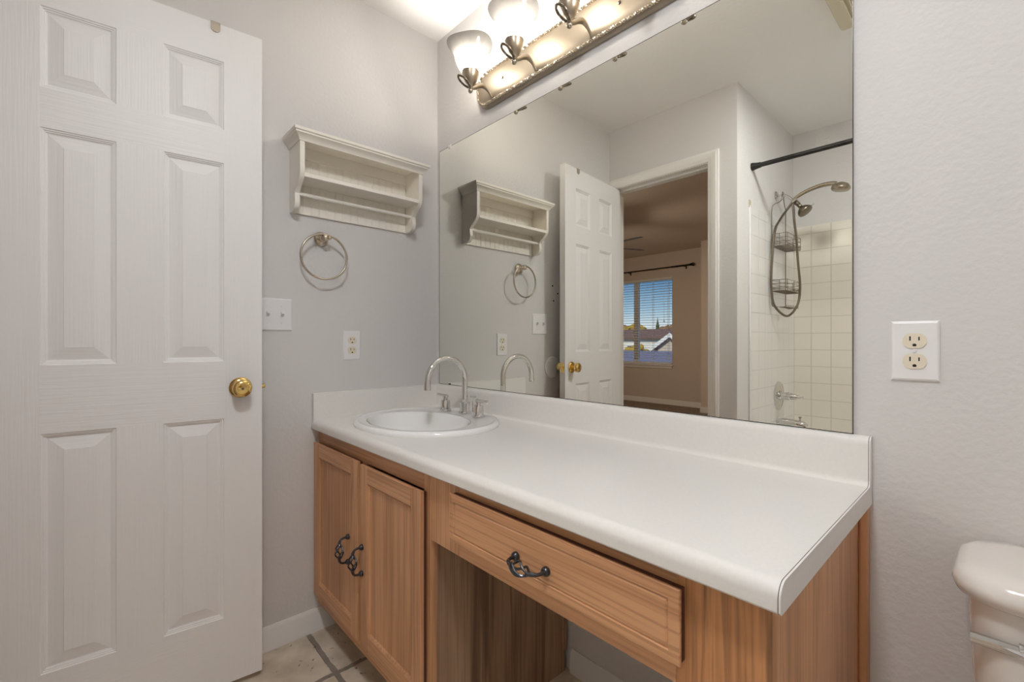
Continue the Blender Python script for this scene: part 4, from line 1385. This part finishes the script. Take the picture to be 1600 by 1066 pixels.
CR = thing('curtain_rod', 'dark bronze curtain rod above the bedroom window', 'curtain rod', (-2.65, BED_Y, 2.285))
obj('rod', cyl(BM(), (-3.80, BED_Y + 0.07, 2.285), (-1.66, BED_Y + 0.07, 2.285), 0.0105, 12), 'bronze', CR)
obj('inner_rod', cyl(BM(), (-1.92, BED_Y + 0.07, 2.285), (-1.60, BED_Y + 0.07, 2.285), 0.0135, 12), 'bronze', CR)
for x, d in ((-1.60, 1), (-3.80, -1)):
    obj('finial', lathe(BM(), [(0.012, 0.0), (0.022, 0.006), (0.012, 0.012), (0.026, 0.030), (0.030, 0.045), (0.024, 0.060), (0.0, 0.068)], at((x, BED_Y + 0.07, 2.285), (d, 0, 0)), 14), 'bronze', CR)
for x in (-1.70, -2.72, -3.70):
    bm = BM()
    box(bm, x - 0.010, x + 0.010, BED_Y + 0.0005, BED_Y + 0.006, 2.235, 2.300)
    box(bm, x - 0.005, x + 0.005, BED_Y + 0.006, BED_Y + 0.075, 2.262, 2.273)
    obj('bracket', bm, 'bronze', CR, smooth=False)

CF = thing('ceiling_fan', 'dark-bladed ceiling fan with an added unseen lit bowl in the bedroom', 'ceiling fan', (-1.55, -3.30, BED_CZ))
obj('canopy', lathe(BM(), [(0.07, 0.0), (0.07, -0.02), (0.04, -0.06), (0.013, -0.07), (0.013, -0.22)], at((-1.55, -3.30, BED_CZ - 0.0005)), 20), 'bronze', CF)
obj('motor', lathe(BM(), [(0.03, 2.30), (0.10, 2.285), (0.13, 2.26), (0.13, 2.225), (0.155, 2.195), (0.175, 2.172), (0.05, 2.1715)], Matrix.Translation((-1.55, -3.30, 0)), 24), 'bronze', CF)  # lower rim flared wide to keep the bowl's light off the ceiling
obj('fill_bowl', lathe(BM(), [(0.06, 2.170), (0.125, 2.168), (0.135, 2.150), (0.125, 2.118), (0.09, 2.088), (0.04, 2.072), (0.0, 2.070)], Matrix.Translation((-1.55, -3.30, 0)), 24), 'fanfill', CF)  # unseen glowing bowl added to brighten the bedroom
for k in range(5):
    a = math.atan2(0.07, 0.625) + 2 * PI / 5 * k
    Rm = Matrix.Translation((-1.55, -3.30, 2.205)) @ Matrix.Rotation(a, 4, 'Z') @ Matrix.Rotation(math.radians(-9), 4, 'X')
    bm = BM()
    out = [(0.17, -0.045), (0.30, -0.055), (0.55, -0.062), (0.61, -0.055), (0.635, -0.03), (0.64, 0.0), (0.635, 0.03), (0.61, 0.055), (0.55, 0.062), (0.30, 0.055), (0.17, 0.045)]
    prism(bm, out, 2, -0.003, 0.003)
    box(bm, 0.09, 0.20, -0.018, 0.018, 0.003, 0.007)
    bm.transform(Rm)
    obj('blade', bm, 'bronze', CF, smooth=False)

# ------------------------------------------------------------------ street beyond the window
M['lawn'] = bumped('dry_lawn', (0.20, 0.16, 0.06), 0.9, 3, 0.05, 4, col2=(0.12, 0.13, 0.05), cscale=0.4)
M['shingle'] = bumped('brown_shingle', (0.22, 0.12, 0.09), 0.9, 6, 0.03, 3, (1, 1, 6))
M['shingle_g'] = bumped('grey_shingle', (0.20, 0.19, 0.26), 0.9, 6, 0.03, 3, (1, 1, 6))
M['siding'] = plain('pale_siding', (0.62, 0.55, 0.47), 0.8)
M['siding_w'] = plain('white_siding', (0.85, 0.83, 0.80), 0.8)
M['wintrim'] = plain('white_trim_outside', (0.88, 0.88, 0.86), 0.7)
M['darkglass'] = plain('dark_window_glass', (0.05, 0.06, 0.08), 0.1)
M['bark'] = plain('bark', (0.10, 0.07, 0.05), 0.9)
M['leaf_y'] = bumped('yellow_leaves', (0.55, 0.36, 0.05), 0.9, 8, 0.1, 4, col2=(0.38, 0.26, 0.04), cscale=2)
M['leaf_g'] = bumped('dark_green_leaves', (0.06, 0.09, 0.04), 0.9, 8, 0.1, 4, col2=(0.10, 0.12, 0.05), cscale=2)
M['leaf_b'] = bumped('brown_leaves', (0.28, 0.14, 0.07), 0.9, 8, 0.1, 4, col2=(0.36, 0.20, 0.09), cscale=2)
struct('ground', box(BM(), -90, 40, -140, -6.4, -3.2, -3.0), 'lawn', smooth=False)

def house(label, x0, x1, y0, y1, eave, ridge, wall, roof, gable=None, windows=(), gutter=False):
    """house with its ridge along X; y1 is the side facing the room"""
    t = thing('house', label, 'house', ((x0 + x1) / 2, (y0 + y1) / 2, -3.0))
    ym = (y0 + y1) / 2
    bm = BM()
    prism(bm, [(y0, -3.0), (y1, -3.0), (y1, eave), (ym, ridge - 0.12), (y0, eave)], 0, x0, x1)
    obj('walls', bm, wall, t, smooth=False)
    bm = BM()
    o = 0.45
    k = (ridge - eave) / (y1 - ym)
    prism(bm, [(y0 - o, eave - o * k), (ym, ridge), (y1 + o, eave - o * k), (y1 + o, eave - o * k + 0.15), (ym, ridge + 0.16), (y0 - o, eave - o * k + 0.15)], 0, x0 - o, x1 + o)
    obj('roof', bm, roof, t, smooth=False)
    if gable:
        gx0, gx1, gz = gable
        gm = (gx0 + gx1) / 2
        bm = BM()
        prism(bm, [(gx0, -3.0), (gx1, -3.0), (gx1, eave - 0.1), (gm, gz), (gx0, eave - 0.1)], 1, ym, y1 + 1.6)
        obj('gable_wing', bm, wall, t, smooth=False)
        bm = BM()
        for s, gx in ((-1, gx0), (1, gx1)):
            P = [(gm, gz + 0.02), (gx + s * 0.4, eave - 0.35), (gx + s * 0.4, eave - 0.13), (gm, gz + 0.24)]
            prism(bm, P, 1, ym, y1 + 1.95)
        obj('gable_roof', bm, roof, t, smooth=False)
        bm = BM()
        for s, gx in ((-1, gx0), (1, gx1)):
            P = [(gm, gz - 0.1), (gx + s * 0.42, eave - 0.50), (gx + s * 0.42, eave - 0.12), (gm, gz + 0.26)]
            prism(bm, P, 1, y1 + 1.96, y1 + 2.05)
        obj('bargeboard', bm, 'wintrim', t, smooth=False)
    for wx, wz, ww, wh in windows:
        f = obj('window', box(BM(), wx - ww / 2 - 0.1, wx + ww / 2 + 0.1, y1, y1 + 0.08, wz - wh / 2 - 0.1, wz + wh / 2 + 0.1), 'wintrim', t, smooth=False)
        obj('pane', box(BM(), wx - ww / 2, wx + ww / 2, y1 + 0.08, y1 + 0.10, wz - wh / 2, wz + wh / 2), 'darkglass', f, smooth=False)
    if gutter:
        obj('gutter', box(BM(), x0 - o, x1 + o, y1 + o, y1 + o + 0.15, eave - o * k - 0.02, eave - o * k + 0.16), 'wintrim', t, smooth=False)
    return t
house('distant house with a long brown shingle roof and white walls seen through the bedroom blind', -31, -21.4, -50, -42, 1.42, 2.30, 'siding_w', 'shingle',
      None, ((-29.0, 0.1, 1.4, 0.9), (-25.4, 0.1, 1.6, 0.9), (-22.8, 0.1, 1.0, 0.9)), False)
house('distant tan house with a white gable edge at the right side of the window', -18.8, -12.0, -41, -36.5, 0.70, 1.75, 'siding', 'shingle',
      (-18.6, -16.0, 1.5), ((-14.2, -0.5, 1.1, 1.0),), False)
house('lower house roof with grey-violet shingles just beyond the bedroom window', -24, -9, -33, -22, -1.05, 0.22, 'siding', 'shingle_g', None, (), True)

def tree(label, x, y, z0, h, r, leaf, conical=False):
    t = thing('tree', label, 'tree', (x, y, z0))
    obj('trunk', cyl(BM(), (x, y, z0), (x, y, z0 + h * 0.5), r * 0.10, 8, r * 0.05), 'bark', t)
    bm = BM()
    rnd = random.Random(int(abs(x * 10 + y)))
    if conical:
        lathe(bm, [(0.0, h * 0.15)] + [(r * (1 - k / 9) * (1.0 if k % 2 else 0.62) + 0.02, h * 0.15 + h * 0.85 * k / 9) for k in range(9)] + [(0.0, h)], Matrix.Translation((x, y, z0)), 14)
    else:
        for k in range(34):
            a, b_, c = rnd.uniform(0, 2 * PI), rnd.uniform(-1, 1), rnd.random() ** 0.4
            q = Vector((math.cos(a) * math.sqrt(1 - b_ * b_) * r * c, math.sin(a) * math.sqrt(1 - b_ * b_) * r * c, b_ * h * 0.33 * c))
            mt = Matrix.Translation(Vector((x, y, z0 + h * 0.64)) + q)
            bmesh.ops.create_icosphere(bm, subdivisions=2, radius=rnd.uniform(0.18, 0.34) * r, matrix=mt)
        for v in bm.verts:
            v.co += noise.noise_vector(v.co * 2.5) * 0.16 * r
    obj('crown', bm, leaf, t, smooth=False)
    return t
tree('yellow autumn tree rising behind the left half of the brown roof', -36.2, -59, -3, 7.0, 2.4, 'leaf_y')
tree('dark spire-shaped evergreen on the skyline', -36.2, -66, -3, 8.0, 1.2, 'leaf_g', True)
tree('second smaller evergreen beside the dark spire-shaped one', -35.2, -69, -3, 7.4, 1.3, 'leaf_g', True)
tree('russet tree on the skyline at the right side of the window', -31.0, -60, -3, 6.4, 2.3, 'leaf_b')
tree('long low russet tree at the far left of the window view', -41.5, -63, -3, 6.9, 2.6, 'leaf_b')
tree('golden bushy tree in front of the white-walled house', -21.6, -36.5, -3, 3.75, 1.2, 'leaf_y')
tree('smaller golden bush beside the bushy golden tree', -24.4, -38.0, -3, 3.45, 1.1, 'leaf_y')
